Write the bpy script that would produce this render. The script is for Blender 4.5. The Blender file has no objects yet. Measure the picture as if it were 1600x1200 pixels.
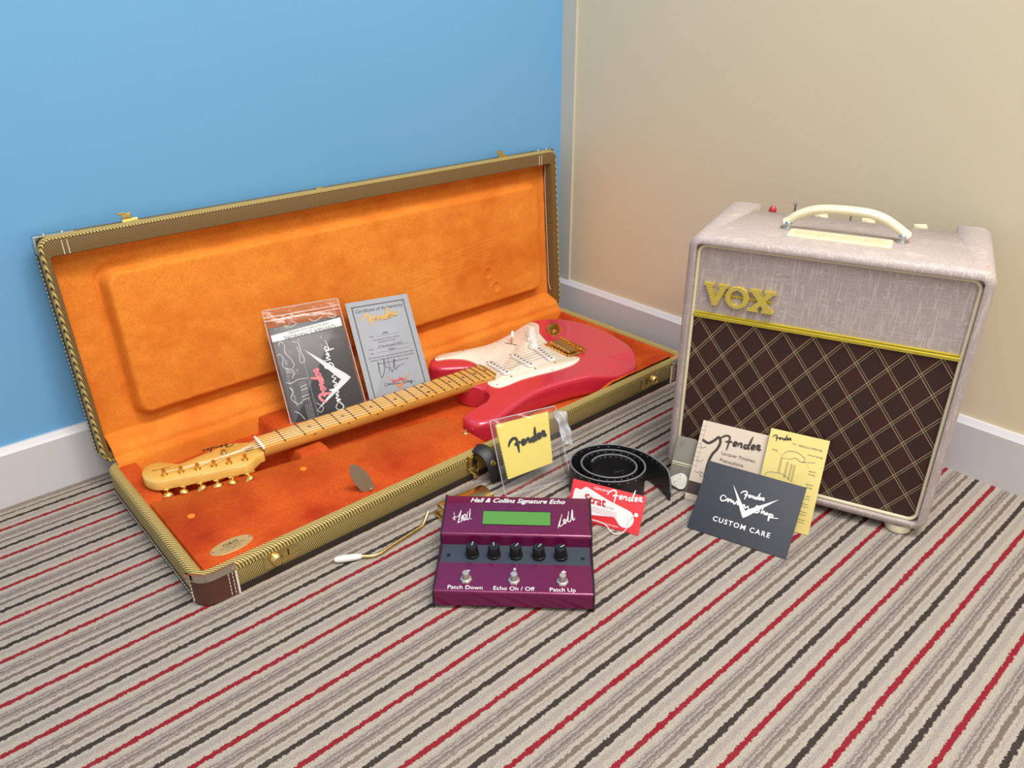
import bpy, bmesh, math, random
import numpy as np
from mathutils import Matrix, Vector
random.seed(4); rng = np.random.default_rng(4)
SC = bpy.context.scene
COL = SC.collection

# ------------------------------------------------------------------ camera
F_PX = 1198.07; PITCH = 0.4690; ROLL = -0.0055; CAM_H = 0.72
fw = Vector((0, math.cos(PITCH), -math.sin(PITCH))); up0 = Vector((0, math.sin(PITCH), math.cos(PITCH))); rt0 = Vector((1, 0, 0))
rt = math.cos(ROLL)*rt0 + math.sin(ROLL)*up0; up = -math.sin(ROLL)*rt0 + math.cos(ROLL)*up0
cd = bpy.data.cameras.new('camera'); cam = bpy.data.objects.new('camera', cd); COL.objects.link(cam)
cd.sensor_width = 36; cd.lens = F_PX/1600*36; cd.clip_start = .02
cam.matrix_world = Matrix(((rt.x, up.x, -fw.x, 0), (rt.y, up.y, -fw.y, 0), (rt.z, up.z, -fw.z, CAM_H), (0, 0, 0, 1)))
SC.camera = cam

# ------------------------------------------------------------------ world, lights, exposure
wd = bpy.data.worlds.new('world'); SC.world = wd; wd.use_nodes = True
bgn = wd.node_tree.nodes['Background']; bgn.inputs[0].default_value = (1.0, .965, .93, 1); bgn.inputs[1].default_value = .66
def area(name, loc, size, energy, color=(1, .965, .92), target=None, spread=180):
    l = bpy.data.lights.new(name, 'AREA'); l.shape = 'RECTANGLE'; l.size, l.size_y = size; l.energy = energy; l.color = color
    o = bpy.data.objects.new(name, l); COL.objects.link(o); o.location = loc
    if target: o.rotation_euler = (Vector(target)-Vector(loc)).to_track_quat('-Z', 'Y').to_euler()
    return o
area('ceiling_lamp', (.70, .45, 2.45), (1.2, .3), 42)
area('ceiling_lamp', (.15, -.05, 2.45), (1.2, .3), 18)
area('ceiling_lamp', (.7, -1.2, 2.45), (1.2, .3), 26)
SC.view_settings.view_transform = 'Standard'; SC.view_settings.look = 'None'
SC.view_settings.exposure = 0.14; SC.view_settings.gamma = 1.0; SC.view_settings.use_curve_mapping = False

# ------------------------------------------------------------------ helpers
def lin(c):
    return tuple(((v/255)/12.92 if v/255 <= .04045 else (((v/255)+.055)/1.055)**2.4) for v in c) + (1,)
class NT:
    def __init__(s, name):
        s.m = bpy.data.materials.new(name); s.m.use_nodes = True; s.t = s.m.node_tree; s.b = s.t.nodes['Principled BSDF']
    def new(s, t): return s.t.nodes.new(t)
    def set(s, sock, v):
        if hasattr(v, 'is_linked') or isinstance(v, bpy.types.NodeSocket): s.t.links.new(v, sock)
        else: sock.default_value = v
    def m_(s, op, a, b=0.0, c=0.0):
        n = s.new('ShaderNodeMath'); n.operation = op
        for i, v in enumerate((a, b, c)): s.set(n.inputs[i], v)
        return n.outputs[0]
    def coord(s, kind='Object'): return s.new('ShaderNodeTexCoord').outputs[kind]
    def xyz(s, v=None):
        n = s.new('ShaderNodeSeparateXYZ'); s.t.links.new(v or s.coord(), n.inputs[0]); return n.outputs
    def scale(s, v, sc):
        n = s.new('ShaderNodeMapping'); s.t.links.new(v, n.inputs[0]); n.inputs['Scale'].default_value = sc; return n.outputs[0]
    def noise(s, scale, detail=2, vec=None, rough=.5):
        n = s.new('ShaderNodeTexNoise'); n.inputs['Scale'].default_value = scale; n.inputs['Detail'].default_value = detail; n.inputs['Roughness'].default_value = rough
        s.t.links.new(vec if vec is not None else s.coord(), n.inputs['Vector']); return n.outputs[0]
    def ramp(s, fac, stops, interp='LINEAR'):
        n = s.new('ShaderNodeValToRGB'); cr = n.color_ramp; cr.interpolation = interp
        while len(cr.elements) < len(stops): cr.elements.new(.5)
        for e, (p, c) in zip(cr.elements, stops): e.position = p; e.color = c
        s.t.links.new(fac, n.inputs[0]); return n.outputs[0]
    def mix(s, fac, a, b, mode='MIX'):
        n = s.new('ShaderNodeMix'); n.data_type = 'RGBA'; n.blend_type = mode
        s.set(n.inputs[0], fac); s.set(n.inputs[6], a); s.set(n.inputs[7], b); return n.outputs[2]
    def bump(s, h, strength=.3, dist=.001):
        n = s.new('ShaderNodeBump'); n.inputs['Strength'].default_value = strength; n.inputs['Distance'].default_value = dist
        s.t.links.new(h, n.inputs['Height']); s.t.links.new(n.outputs[0], s.b.inputs['Normal'])
    def pset(s, **k):
        for a, v in k.items(): s.set(s.b.inputs[a.replace('_', ' ')], v)
        return s
    def color(s, c): s.set(s.b.inputs['Base Color'], c); return s
MATS = {}
def plain(name, rgb, rough=.5, metal=0.0, var=.06, scale=40, bump=0, coat=0):
    if name in MATS: return MATS[name]
    n = NT(name); a = lin(rgb); b = tuple(x*(1-var*2) for x in a[:3]) + (1,)
    f = n.noise(scale, 3); n.color(n.mix(f, b, tuple(min(1, x*(1+var)) for x in a[:3]) + (1,)))
    n.pset(Roughness=rough, Metallic=metal)
    if coat: n.pset(Coat_Weight=coat, Coat_Roughness=.03)
    if bump: n.bump(f, bump, .001)
    MATS[name] = n.m; return n.m

def mk(name, V, Fc, mat=None, parent=None, smooth=True, angle=40):
    me = bpy.data.meshes.new(name); me.from_pydata([tuple(v) for v in V], [], [tuple(f) for f in Fc]); me.update()
    bm = bmesh.new(); bm.from_mesh(me); bmesh.ops.recalc_face_normals(bm, faces=bm.faces); bm.to_mesh(me); bm.free()
    if smooth:
        me.shade_smooth(); me.set_sharp_from_angle(angle=math.radians(angle))
    if mat: me.materials.append(mat)
    o = bpy.data.objects.new(name, me); COL.objects.link(o)
    if parent: o.parent = parent
    return o
def copy_part(o, loc, parent, rotz=0):
    c = o.copy(); COL.objects.link(c); c.parent = parent; c.location = loc; c.rotation_euler = (0, 0, rotz); return c
def tag(o, label, cat, group=None):
    o['label'] = label; o['category'] = cat
    if group: o['group'] = group
    return o
def struct(o): o['kind'] = 'structure'; return o
def stuff(o): o['kind'] = 'stuff'; return o
def empty(name, loc, rz=0):
    e = bpy.data.objects.new(name, None); COL.objects.link(e); e.location = loc; e.rotation_euler = (0, 0, rz); e.empty_display_size = .05; return e
class MB:
    def __init__(s): s.V = []; s.F = []
    def add(s, V, Fc, M=None):
        k = len(s.V)
        s.V += [tuple(M @ Vector(v)) if M is not None else tuple(v) for v in V]; s.F += [tuple(i+k for i in f) for f in Fc]; return s
    def obj(s, name, mat, parent=None, **k): return mk(name, s.V, s.F, mat, parent, **k)
def loft(rings, closed=True, cap0=True, cap1=True, loop=False):
    n = len(rings[0]); V = [p for r in rings for p in r]; Fc = []
    R = len(rings)
    for i in range(R if loop else R-1):
        a, b = i*n, ((i+1) % R)*n
        for j in range(n if closed else n-1):
            k = (j+1) % n; Fc.append((a+j, a+k, b+k, b+j))
    if cap0 and not loop: Fc.append(tuple(range(n))[::-1])
    if cap1 and not loop: Fc.append(tuple(range((R-1)*n, R*n)))
    return V, Fc
def rrect(x0, y0, x1, y1, r, n=6):
    r = max(min(r, (x1-x0)/2-1e-5, (y1-y0)/2-1e-5), 1e-5); P = []
    for cx, cy, a0 in ((x1-r, y0+r, -90), (x1-r, y1-r, 0), (x0+r, y1-r, 90), (x0+r, y0+r, 180)):
        for i in range(n+1):
            a = math.radians(a0+90*i/n); P.append((cx+r*math.cos(a), cy+r*math.sin(a)))
    return P
def rbox(x0, y0, z0, x1, y1, z1, b=.002, r=None, n=4):
    r = b if r is None else r; rings = []
    for ins, z in ((b, z0), (b*.3, z0+b*.3), (0, z0+b), (0, z1-b), (b*.3, z1-b*.3), (b, z1)):
        rings.append([(x, y, z) for x, y in rrect(x0+ins, y0+ins, x1-ins, y1-ins, max(r-ins, b*.5), n)])
    return loft(rings)
def prism(P, z0, z1, bev=0):
    if not bev: return loft([[(x, y, z0) for x, y in P], [(x, y, z1) for x, y in P]])
    Q = inset(P, bev); return loft([[(x, y, z0) for x, y in P], [(x, y, z1-bev) for x, y in P], [(x, y, z1) for x, y in Q]])
def area2(P): return sum(P[i-1][0]*P[i][1]-P[i][0]*P[i-1][1] for i in range(len(P)))/2
def inset(P, d):
    s = 1 if area2(P) > 0 else -1; n = len(P); out = []
    for i in range(n):
        a, b, c = Vector(P[i-1]), Vector(P[i]), Vector(P[(i+1) % n])
        t = ((b-a).normalized()+(c-b).normalized())
        t = t.normalized() if t.length > 1e-9 else (c-b).normalized()
        dd = d[i] if hasattr(d, '__len__') else d
        out.append((b.x-t.y*s*dd, b.y+t.x*s*dd))
    return out
def catmull(P, n=6, closed=True):
    P = [np.array(p, float) for p in P]; N = len(P); out = []
    for i in range(N if closed else N-1):
        if closed: a, b, c, d = P[i-1], P[i], P[(i+1) % N], P[(i+2) % N]
        else: a, b, c, d = P[max(i-1, 0)], P[i], P[i+1], P[min(i+2, N-1)]
        for k in range(n):
            t = k/n; out.append(tuple(.5*((2*b)+(c-a)*t+(2*a-5*b+4*c-d)*t*t+(3*b-a-3*c+d)*t**3)))
    if not closed: out.append(tuple(P[-1]))
    return out
def lathe(prof, seg=20, cap=True):
    return loft([[(r*math.cos(2*math.pi*i/seg), r*math.sin(2*math.pi*i/seg), z) for i in range(seg)] for r, z in prof], cap0=cap, cap1=cap)
def tube(path, r, seg=8, cap=True):
    P = [Vector(p) for p in path]; rings = []; n0 = None
    for i, p in enumerate(P):
        t = (P[min(i+1, len(P)-1)]-P[max(i-1, 0)]).normalized()
        if n0 is None: n0 = t.orthogonal().normalized()
        n0 = (n0-t*n0.dot(t)).normalized(); b = t.cross(n0); rr = r[i] if hasattr(r, '__len__') else r
        rings.append([tuple(p+rr*(math.cos(2*math.pi*k/seg)*n0+math.sin(2*math.pi*k/seg)*b)) for k in range(seg)])
    return loft(rings, cap0=cap, cap1=cap)
def ribbon(P, w, z=0, smooth=5, taper=True):
    Q = [Vector(p[:2]) for p in (catmull(P, smooth, False) if len(P) > 2 and smooth else P)]; V = []; Fc = []
    n = len(Q)
    for i, q in enumerate(Q):
        t = (Q[min(i+1, n-1)]-Q[max(i-1, 0)]).normalized(); s = min(1, .45+1.4*min(i, n-1-i)/max(1, n-1)*2) if taper else 1
        V += [(q.x-t.y*w/2*s, q.y+t.x*w/2*s, z), (q.x+t.y*w/2*s, q.y-t.x*w/2*s, z)]
    for i in range(n-1): Fc.append((2*i, 2*i+1, 2*i+3, 2*i+2))
    return V, Fc
def T(x=0, y=0, z=0, rx=0, ry=0, rz=0, s=1):
    from mathutils import Euler
    return Matrix.Translation((x, y, z)) @ Euler((math.radians(rx), math.radians(ry), math.radians(rz))).to_matrix().to_4x4() @ Matrix.Scale(s, 4)
_dg = bpy.context.evaluated_depsgraph_get
def text(name, s, size, mat, parent, M, align='CENTER', shear=0, bold=0, depth=.0001, sx=1.0, spacing=1.0):
    cu = bpy.data.curves.new('t', 'FONT'); cu.body = s; cu.size = size; cu.align_x = align; cu.align_y = 'CENTER'; cu.shear = shear
    cu.offset = bold*size; cu.extrude = depth/2; cu.resolution_u = 3; cu.space_character = spacing
    o = bpy.data.objects.new('t', cu); COL.objects.link(o)
    dg = _dg(); dg.update(); me = bpy.data.meshes.new_from_object(o.evaluated_get(dg)); bpy.data.objects.remove(o)
    me.name = name; me.transform(M @ Matrix.Diagonal((sx, 1, 1, 1))); me.materials.clear(); me.materials.append(mat)
    r = bpy.data.objects.new(name, me); COL.objects.link(r); r.parent = parent; return r
# script logo strokes in a unit box (x 0..1)
FENDER = [[(.0, .36), (.05, .50), (.13, .60), (.20, .61), (.235, .56), (.235, .42), (.225, .2), (.21, .03)], [(.15, .36), (.24, .40), (.32, .40)],
          [(.335, .33), (.40, .35), (.415, .42), (.375, .43), (.35, .35), (.365, .27), (.43, .29)], [(.445, .43), (.455, .27)], [(.455, .33), (.50, .43), (.535, .40), (.535, .29), (.565, .28)],
          [(.675, .42), (.615, .40), (.60, .31), (.635, .27), (.68, .34), (.72, .50), (.755, .78)], [(.755, .78), (.70, .42), (.70, .30), (.735, .29)],
          [(.755, .34), (.82, .38), (.83, .45), (.79, .46), (.77, .38), (.785, .30), (.85, .32)], [(.87, .47), (.882, .31)], [(.87, .47), (.925, .50), (.945, .45), (.895, .39)], [(.90, .39), (.935, .34), (.99, .35)]]
def strokes(name, S, w, mat, parent, M, z=.0004):
    mb = MB()
    if S is FENDER: S = [[(x, .03+(y-.03)*.60) for x, y in q] for q in S]; w *= .92
    for k, s in enumerate(S): mb.add(*ribbon(s, w, .002*k), M)
    return mb.obj(name, mat, parent, smooth=False)
VLOGO = [(-.42, .66), (-.06, .06), (0, -.02), (.08, .05), (.62, .62), (.05, .20), (0, .15)]
CUSTOM = [[(-.46, .30), (-.54, .36), (-.60, .30), (-.56, .22), (-.47, .26), (-.42, .31), (-.42, .24), (-.37, .31), (-.34, .25), (-.31, .29), (-.27, .23), (-.23, .30), (-.20, .38), (-.20, .24), (-.15, .28), (-.11, .22), (-.06, .28), (-.02, .21), (.03, .27), (.06, .21), (.11, .23)],
          [(.30, .32), (.22, .34), (.20, .28), (.29, .24), (.24, .18), (.17, .20)], [(.36, .38), (.34, .20), (.39, .27), (.41, .20), (.46, .26), (.45, .20), (.51, .24), (.52, .18), (.53, .08), (.54, .24), (.60, .22), (.55, .17), (.72, .20)]]

# ------------------------------------------------------------------ materials
def velvet(name, c1, c2):
    n = NT(name); v = n.coord(); big = n.noise(9, 4, v, .6); fine = n.noise(240, 2, v)
    f = n.ramp(big, [(.40, (0, 0, 0, 1)), (.72, (1, 1, 1, 1))])
    c = n.mix(f, lin(c1), lin(c2)); c = n.mix(n.m_('MULTIPLY', n.ramp(fine, [(.35, (0, 0, 0, 1)), (.68, (1, 1, 1, 1))]), .45), c, lin(c2)); n.color(c)
    n.pset(Roughness=.85, Sheen_Weight=.35, Sheen_Roughness=.4, Sheen_Tint=lin((255, 170, 60))); n.b.inputs['Specular IOR Level'].default_value = .15
    h = n.m_('ADD', n.m_('MULTIPLY', fine, .5), n.noise(45, 3, v)); n.bump(h, .35, .002); return n.m
VEL = velvet('orange_velvet', (230, 142, 54), (206, 106, 32))
VEL2 = velvet('deep_orange_velvet', (204, 88, 32), (158, 46, 16))
def tweed(name, ax, ay, az, freq=235, cols=((58, 44, 22), (190, 166, 92), (218, 198, 126))):
    n = NT(name); x, y, z = n.xyz(); s = n.m_('ADD', n.m_('ADD', n.m_('MULTIPLY', x, ax), n.m_('MULTIPLY', y, ay)), n.m_('MULTIPLY', z, az))
    fr = n.m_('FRACT', n.m_('MULTIPLY', s, freq)); tri = n.m_('ABSOLUTE', n.m_('SUBTRACT', fr, .5))
    c = n.ramp(tri, [(.12, lin(cols[0])), (.26, lin(cols[1])), (.5, lin(cols[2]))])
    c = n.mix(n.m_('MULTIPLY', n.noise(900, 1), .22), c, lin((90, 70, 36))); n.color(c)
    n.pset(Roughness=.6); n.bump(tri, .5, .0006); return n.m
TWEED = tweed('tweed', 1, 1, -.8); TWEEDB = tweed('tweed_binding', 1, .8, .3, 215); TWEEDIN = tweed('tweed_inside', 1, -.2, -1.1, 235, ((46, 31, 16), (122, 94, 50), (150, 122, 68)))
LEATH = plain('brown_leather', (84, 48, 38), .5, bump=.2, scale=300); LEATHD = plain('dark_leather', (40, 30, 24), .6, bump=.2, scale=300)
BLACKL = plain('black_leather', (30, 29, 31), .45, bump=.3, scale=500, var=.15)
THREAD = plain('cream_thread', (226, 214, 192), .7)
BRASS = plain('brass', (222, 196, 128), .22, 1.0, scale=20); GOLD = plain('gold', (236, 200, 126), .2, 1.0, scale=20); NICKEL = plain('nickel', (205, 200, 188), .2, 1.0); CHROME = plain('chrome', (215, 215, 215), .12, 1.0)
INK = plain('black_ink', (28, 26, 26), .6); INKG = plain('grey_ink', (92, 90, 92), .7); WHITE = plain('white_ink', (238, 238, 236), .5); REDI = plain('red_ink', (206, 40, 52), .5); PINKI = plain('pink_ink', (222, 112, 122), .5); GOLDI = plain('gold_foil', (158, 124, 50), .4, .2); COPPER = plain('copper_ink', (160, 96, 58), .4, .4); LINE = plain('paper_line', (150, 150, 156), .7)

# ------------------------------------------------------------------ the room
wy = math.radians(41.31); WC = Vector((.117, 1.8216, 0)); w1 = Vector((-math.cos(wy), -math.sin(wy), 0)); w2 = Vector((math.sin(wy), -math.cos(wy), 0)); nb = Vector((-math.sin(wy), math.cos(wy), 0)); nc = Vector((math.cos(wy), math.sin(wy), 0))
def carpet():
    n = NT('striped_carpet'); x, y, z = n.xyz(); a = math.radians(41.6)
    s = n.m_('ADD', n.m_('MULTIPLY', x, -math.sin(a)), n.m_('MULTIPLY', y, math.cos(a)))
    s = n.m_('ADD', s, n.m_('MULTIPLY', n.m_('SUBTRACT', n.noise(130, 2), .5), .0055))
    s = n.m_('ADD', s, n.m_('MULTIPLY', n.m_('SUBTRACT', n.noise(6, 1), .5), .002)); s = n.m_('ADD', s, n.m_('MULTIPLY', n.m_('SUBTRACT', n.noise(480, 2), .5), .0050))
    f = n.m_('FRACT', n.m_('DIVIDE', n.m_('SUBTRACT', .9213+.074*8-.037, s), .0740)); f = n.m_('FRACT', n.m_('ADD', f, .5))
    cr, lg, mg, tp, bk, rd = (lin(c) for c in ((200, 189, 176), (184, 173, 166), (150, 138, 132), (136, 121, 111), (66, 57, 55), (160, 30, 48)))
    st = [(0, rd), (.042, cr), (.13, lg), (.165, mg), (.195, lg), (.225, tp), (.25, mg), (.28, lg), (.30, mg), (.325, cr), (.40, tp), (.475, cr), (.52, lg), (.55, cr), (.61, bk), (.70, cr), (.76, lg), (.85, cr), (.955, rd)]
    c = n.ramp(f, st, 'CONSTANT'); tuft = n.noise(700, 2); patch = n.noise(60, 3)
    c = n.mix(n.m_('MULTIPLY', n.ramp(tuft, [(.35, (0, 0, 0, 1)), (.65, (1, 1, 1, 1))]), .35), c, (.10, .085, .075, 1), 'MULTIPLY')
    c = n.mix(n.m_('MULTIPLY', patch, .08), c, (.42, .38, .34, 1)); n.color(c)
    n.pset(Roughness=.95); n.b.inputs['Specular IOR Level'].default_value = .05; n.bump(tuft, .9, .004); return n.m
struct(mk('floor', [(-3.5, -3, 0), (3.5, -3, 0), (3.5, 3.5, 0), (-3.5, 3.5, 0)], [(0, 1, 2, 3)], carpet(), smooth=False))
def paint(name, rgb, rough, amt=.05, spec=.5):
    n = NT(name); a = lin(rgb); c = n.mix(n.noise(1.3, 3), a, tuple(x*(1-amt*2) for x in a[:3])+(1,))
    sc = n.scale(n.coord(), (1, 1, .35)); c = n.mix(n.m_('MULTIPLY', n.ramp(n.noise(7, 6, sc, .7), [(.66, (0, 0, 0, 1)), (.70, (1, 1, 1, 1))]), .10), c, tuple(x*.6 for x in a[:3])+(1,))
    n.color(c); n.pset(Roughness=rough); n.b.inputs['Specular IOR Level'].default_value = spec; n.bump(n.noise(90, 3), .06, .002); return n.m
BLUE = paint('blue_paint', (108, 168, 214), .38); CREAM = paint('cream_paint', (217, 204, 174), .42); SKIRT = paint('white_gloss', (206, 204, 208), .3); STRIPM = paint('grey_white_paint', (200, 196, 180), .4)
def wall_box(name, p0, d, length, n, t, z0, z1, mat, prof=None):
    # box along d from p0, thickness t in direction n
    prof = prof or [(0, z0), (t, z0), (t, z1), (0, z1)]; R = []
    for s in (0, length): R.append([tuple(p0+d*s+n*a+Vector((0, 0, z))) for a, z in prof])
    return struct(mk(name, *loft(R), mat, smooth=False))
wall_box('wall_left', WC-w1*.1, w1, 3.6, nb, .1, 0, 2.6, BLUE)
wall_box('wall_right', WC, w2, 3.6, nc, .1, 0, 2.6, CREAM)
wall_box('baseboard_left', WC, w1, 3.4, -nb, .012, 0, .098, SKIRT, [(0, 0), (.012, 0), (.012, .088), (.009, .092), (.005, .098), (0, .098)])
wall_box('baseboard_right', WC, w2, 3.4, -nc, .012, 0, .098, SKIRT, [(0, 0), (.012, 0), (.012, .088), (.009, .092), (.005, .098), (0, .098)])
wall_box('trim_1', WC, w2, .040, -nc, .005, .098, 2.6, STRIPM)
# ------------------------------------------------------------------ guitar case
CYAW = math.radians(41.7096); CA = Vector((-.40822, .76639, 0)); L, Wd, H = 1.035, .370, .050; LA = math.radians(85.86)
cl, sl = math.cos(LA), math.sin(LA)
case = tag(empty('guitar_case', CA, CYAW), 'open tweed guitar case lined with bright orange plush, lid against the blue wall', 'guitar case')
def LID(u, t, d): return (u, Wd+cl*t+sl*d, H+sl*t-cl*d)
def tray_ring(ins, z, r=.022): return [(x, y, z) for x, y in rrect(ins, ins, L-ins, Wd-ins, max(r-ins, .004), 6)]
WL = .3655
def lid_in(l, b, r_, t, d, r=.006): return [LID(x, y, d) for x, y in rrect(l, b, L-r_, WL-t, r, 6)]
def lid_ring(ins, d, r=.018, bot=None): return [LID(x, y, d) for x, y in rrect(ins, ins if bot is None else bot, L-ins, WL-ins, max(r-ins, .004), 6)]
shell = mk('tray_shell', *loft([tray_ring(.02, .004), tray_ring(.004, .004), tray_ring(0, .009), tray_ring(0, .045), tray_ring(.012, .045), tray_ring(.012, .012), tray_ring(.03, .0115)]), TWEED, case)
mk('tray_binding', *loft([tray_ring(-.001, .039), tray_ring(-.001, .047), tray_ring(.002, .0505), tray_ring(.011, .0505), tray_ring(.014, .047), tray_ring(.014, .039)], loop=True), TWEEDB, case)
mk('base_edging', *loft([tray_ring(-.0012, .002), tray_ring(-.0012, .0115), tray_ring(.002, .0125), tray_ring(.012, .0115), tray_ring(.012, .002)], loop=True), LEATHD, case)
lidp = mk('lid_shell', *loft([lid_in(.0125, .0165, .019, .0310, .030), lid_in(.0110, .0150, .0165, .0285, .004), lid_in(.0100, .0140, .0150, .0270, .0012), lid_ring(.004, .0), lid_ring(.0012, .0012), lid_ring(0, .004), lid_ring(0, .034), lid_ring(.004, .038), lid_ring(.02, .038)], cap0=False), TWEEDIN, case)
mk('lid_binding', *loft([lid_ring(-.0012, .014), lid_ring(-.0012, .003), lid_ring(.0006, -.0004), lid_ring(.003, -.0010), lid_ring(.0044, .0004), lid_ring(.0044, .006)], loop=True), TWEEDB, lidp)
for x0 in (-.0014, L-.0006):
    eb = MB().add(*rbox(x0, .010, .0305, x0+.0020, WL-.010, .0390, .0006)); eb.V = [LID(*v) for v in eb.V]; eb.obj('lid_edging', LEATHD, lidp)
# linings as plush height fields
def sm(a, b, x): t = np.clip((x-a)/(b-a), 0, 1); return t*t*(3-2*t)
def rboxsd(x, y, cx, cy, hx, hy, r):
    qx, qy = np.abs(x-cx)-hx+r, np.abs(y-cy)-hy+r
    return np.minimum(np.maximum(qx, qy), 0)+np.hypot(np.maximum(qx, 0), np.maximum(qy, 0))-r
def blur(Z, k=1):
    for _ in range(k):
        P = np.pad(Z, 1, mode='edge'); Z = (P[:-2, 1:-1]+P[2:, 1:-1]+P[1:-1, :-2]+P[1:-1, 2:]+2*Z)/6
    return Z
def field(u0, u1, v0, v1, st): 
    a, b = np.arange(u0, u1+1e-6, st), np.arange(v0, v1+1e-6, st); return np.meshgrid(a, b, indexing='ij')
def gridmesh(name, U, V_, Pf, mat, parent):
    n, m = U.shape; P = [Pf(U[i, j], V_[i, j], i, j) for i in range(n) for j in range(m)]
    Fc = [(i*m+j, (i+1)*m+j, (i+1)*m+j+1, i*m+j+1) for i in range(n-1) for j in range(m-1)]
    return mk(name, P, Fc, mat, parent, angle=180)
U, V_ = field(.0110, 1.0190, .0150, .3375, .003)
sdp = rboxsd(U, V_, .530, .177, .462, .126, .026); pad = sm(0, .011, -sdp)
D = .0300 - .0200*pad - .004*pad*sm(.14, .08, U) + .004*np.exp(-((sdp-.001)/.005)**2)*sm(.16, .08, U)
for (ku, kt) in ((.8256, .1285), (.8467, .0929)):
    r = np.hypot(U-ku, V_-kt); D = D + .0022*sm(.011, .008, r) - .0012*np.exp(-((r-.0125)/.002)**2)
for k in range(6):
    t0 = .165+.0085*k; tt = t0 + (U-.856)*(.10+.012*k/5); D = D + .0009*np.exp(-((V_-tt)/.0016)**2)*sm(.56, .64, U)*sm(.862, .855, U)*pad
D = D + .0012*np.exp(-((U-.858)/.002)**2)*sm(.158, .165, V_)*sm(.212, .206, V_)
nz = blur(rng.normal(0, 1, U.shape), 14); nz /= np.abs(nz).max(); D = D + .0013*nz
edge = np.minimum(np.minimum(U-.0110, 1.0190-U), np.minimum(V_-.0150, .3375-V_)); D = D - .006*sm(.008, 0, edge)
gridmesh('lid_lining', U, V_, lambda u, t, i, j: LID(u, t, D[i, j]), VEL, lidp)
U2, V2 = field(.0100, 1.0250, .0100, .3520, .003)
Z = np.where(U2 < .49, .0105, .0195)
comp_back = .2224-(U2-.016)*(.0854/.4876)
Z = np.where((U2 < .503) & (V2 < comp_back), .039, Z)
Z = np.where((U2 < .046) & (V2 >= comp_back-.002), .0465, Z)
Z = np.where((U2 > .250) & (U2 < .305) & (V2 > .247), np.where(V2 < .292, .0565, .050), Z)
Z = np.where((U2 > .243) & (U2 < .296) & (V2 > comp_back-.002) & (V2 < .204), .0515, Z)
Z = np.where((U2 > .246) & (U2 < .300) & (V2 >= .204) & (V2 <= .247), .0470, Z)
Z = blur(Z, 2)
e2 = np.minimum(np.minimum(U2-.0115, 1.0235-U2), .3585-V2)
Z = np.maximum(Z, .0195+.027*sm(.030, .006, np.minimum(1.0235-U2, 9)))
Z = np.maximum(Z, .0195+.026*sm(.012, .002, e2))
Z = np.maximum(Z, .0195+.026*sm(.010, .001, V2-.0115))
bul = sm(.715, .82, U2)*sm(1.03, .985, U2)
Z = np.maximum(Z, .0195+(.036*bul)*sm(.018, .005, V2-.0115))
Z = np.maximum(Z, .0195+.026*sm(.09, .03, np.hypot(np.maximum(0, 1.02-U2), np.maximum(0, V2-.012)*1.0))*sm(.93, 1.0, U2))
nz2 = blur(rng.normal(0, 1, U2.shape), 10); nz2 /= np.abs(nz2).max(); Z = Z + .0014*nz2
gridmesh('tray_lining', U2, V2, lambda u, v, i, j: (u, v, Z[i, j]), VEL2, case)
# fabric flap between tray and lid
fl = []
for i in range(120):
    u = .0150+1.005*i/119; row = []
    w = .0012*math.sin(u*61)+.001*math.sin(u*23+1)
    K = [Vector((u, .3480, .0215)), Vector((u, .3505, .0400)), Vector((u, .3550, .0530)), Vector((u, .3640, .0560)), Vector(LID(u, .010, -.0045)), Vector(LID(u, .0165, -.0025)), Vector(LID(u, .0235, .004)), Vector(LID(u, .033, .022)), Vector(LID(u, .0375, .0305))]
    for k, p in enumerate(catmull([tuple(k) for k in K], 3, False)):
        f = math.sin(math.pi*k/24); row.append((p[0], p[1]+w*f, p[2]+w*f*.5))
    fl.append(row)
mk('hinge_fabric', *loft(fl, closed=False, cap0=False, cap1=False), VEL, case, angle=180)
# accessory compartment lid
cp = inset([(.0165, .0155), (.5035, .0155), (.5035, .137), (.0165, .2225)], .0012)
comp = mk('compartment_lid', *prism(catmull([cp[0], cp[1], cp[2], cp[3]], 1), .0405, .0462, .0018), VEL2, case, angle=60)
tabp = []
for (w_, h_) in ((.010, 0), (.0135, .008), (.015, .018), (.013, .029), (.008, .037), (.002, .041)): tabp.append((w_, h_))
prof = [(w_, h_) for w_, h_ in tabp] + [(-w_, h_) for w_, h_ in tabp[::-1]]
Mt = T(.2780, .030, .0455, 78, 0, -10) @ Matrix(((.9, -.42, 0, 0), (-.1, 1.2, 0, 0), (0, 0, 1, 0), (0, 0, 0, 1)))
vt, ft = prism(catmull(prof, 3), 0, .0016)
vt = [(x, y, z+.10*y*y/.04*.6) for x, y, z in vt]
pt = MB().add(vt, ft, Mt).obj('pull_tab', plain('tan_leather', (128, 108, 88), .5, bump=.1, scale=300), comp)
MB().add(*lathe([(.0028, 0), (.0028, .0008), (.0012, .0016)], 12), T(.2790, .0235, .0505, 78, 0, -10)).obj('rivet', CHROME, comp)
for u, v, m in ((.4944, .0631, BRASS), (.2323, .1498, VEL), (.0505, .1462, VEL)):
    MB().add(*lathe([(.0055, .0460), (.0055, .0472), (.0042, .0480), (.0030, .0474), (.0022, .0482), (.0, .0484)], 20, cap=False)).obj('snap', m, comp).location = (u, v, 0)
pl = mk('maker_plate', *prism([(.0665+.0300*math.cos(a), .0430+.0150*math.sin(a)) for a in np.linspace(0, 2*math.pi, 40, endpoint=False)], .0462, .0472, .0004), plain('aged_brass', (190, 166, 116), .4, .35), comp)
text('lettering', 'G&G', .0085, INK, pl, T(.0665, .0475, .0474), sx=1.25); text('lettering', 'The Original Guitar Case', .0034, INKG, pl, T(.0665, .0415, .0474)); text('lettering', 'Los Angeles, CA', .0032, INKG, pl, T(.0665, .0370, .0474))
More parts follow.
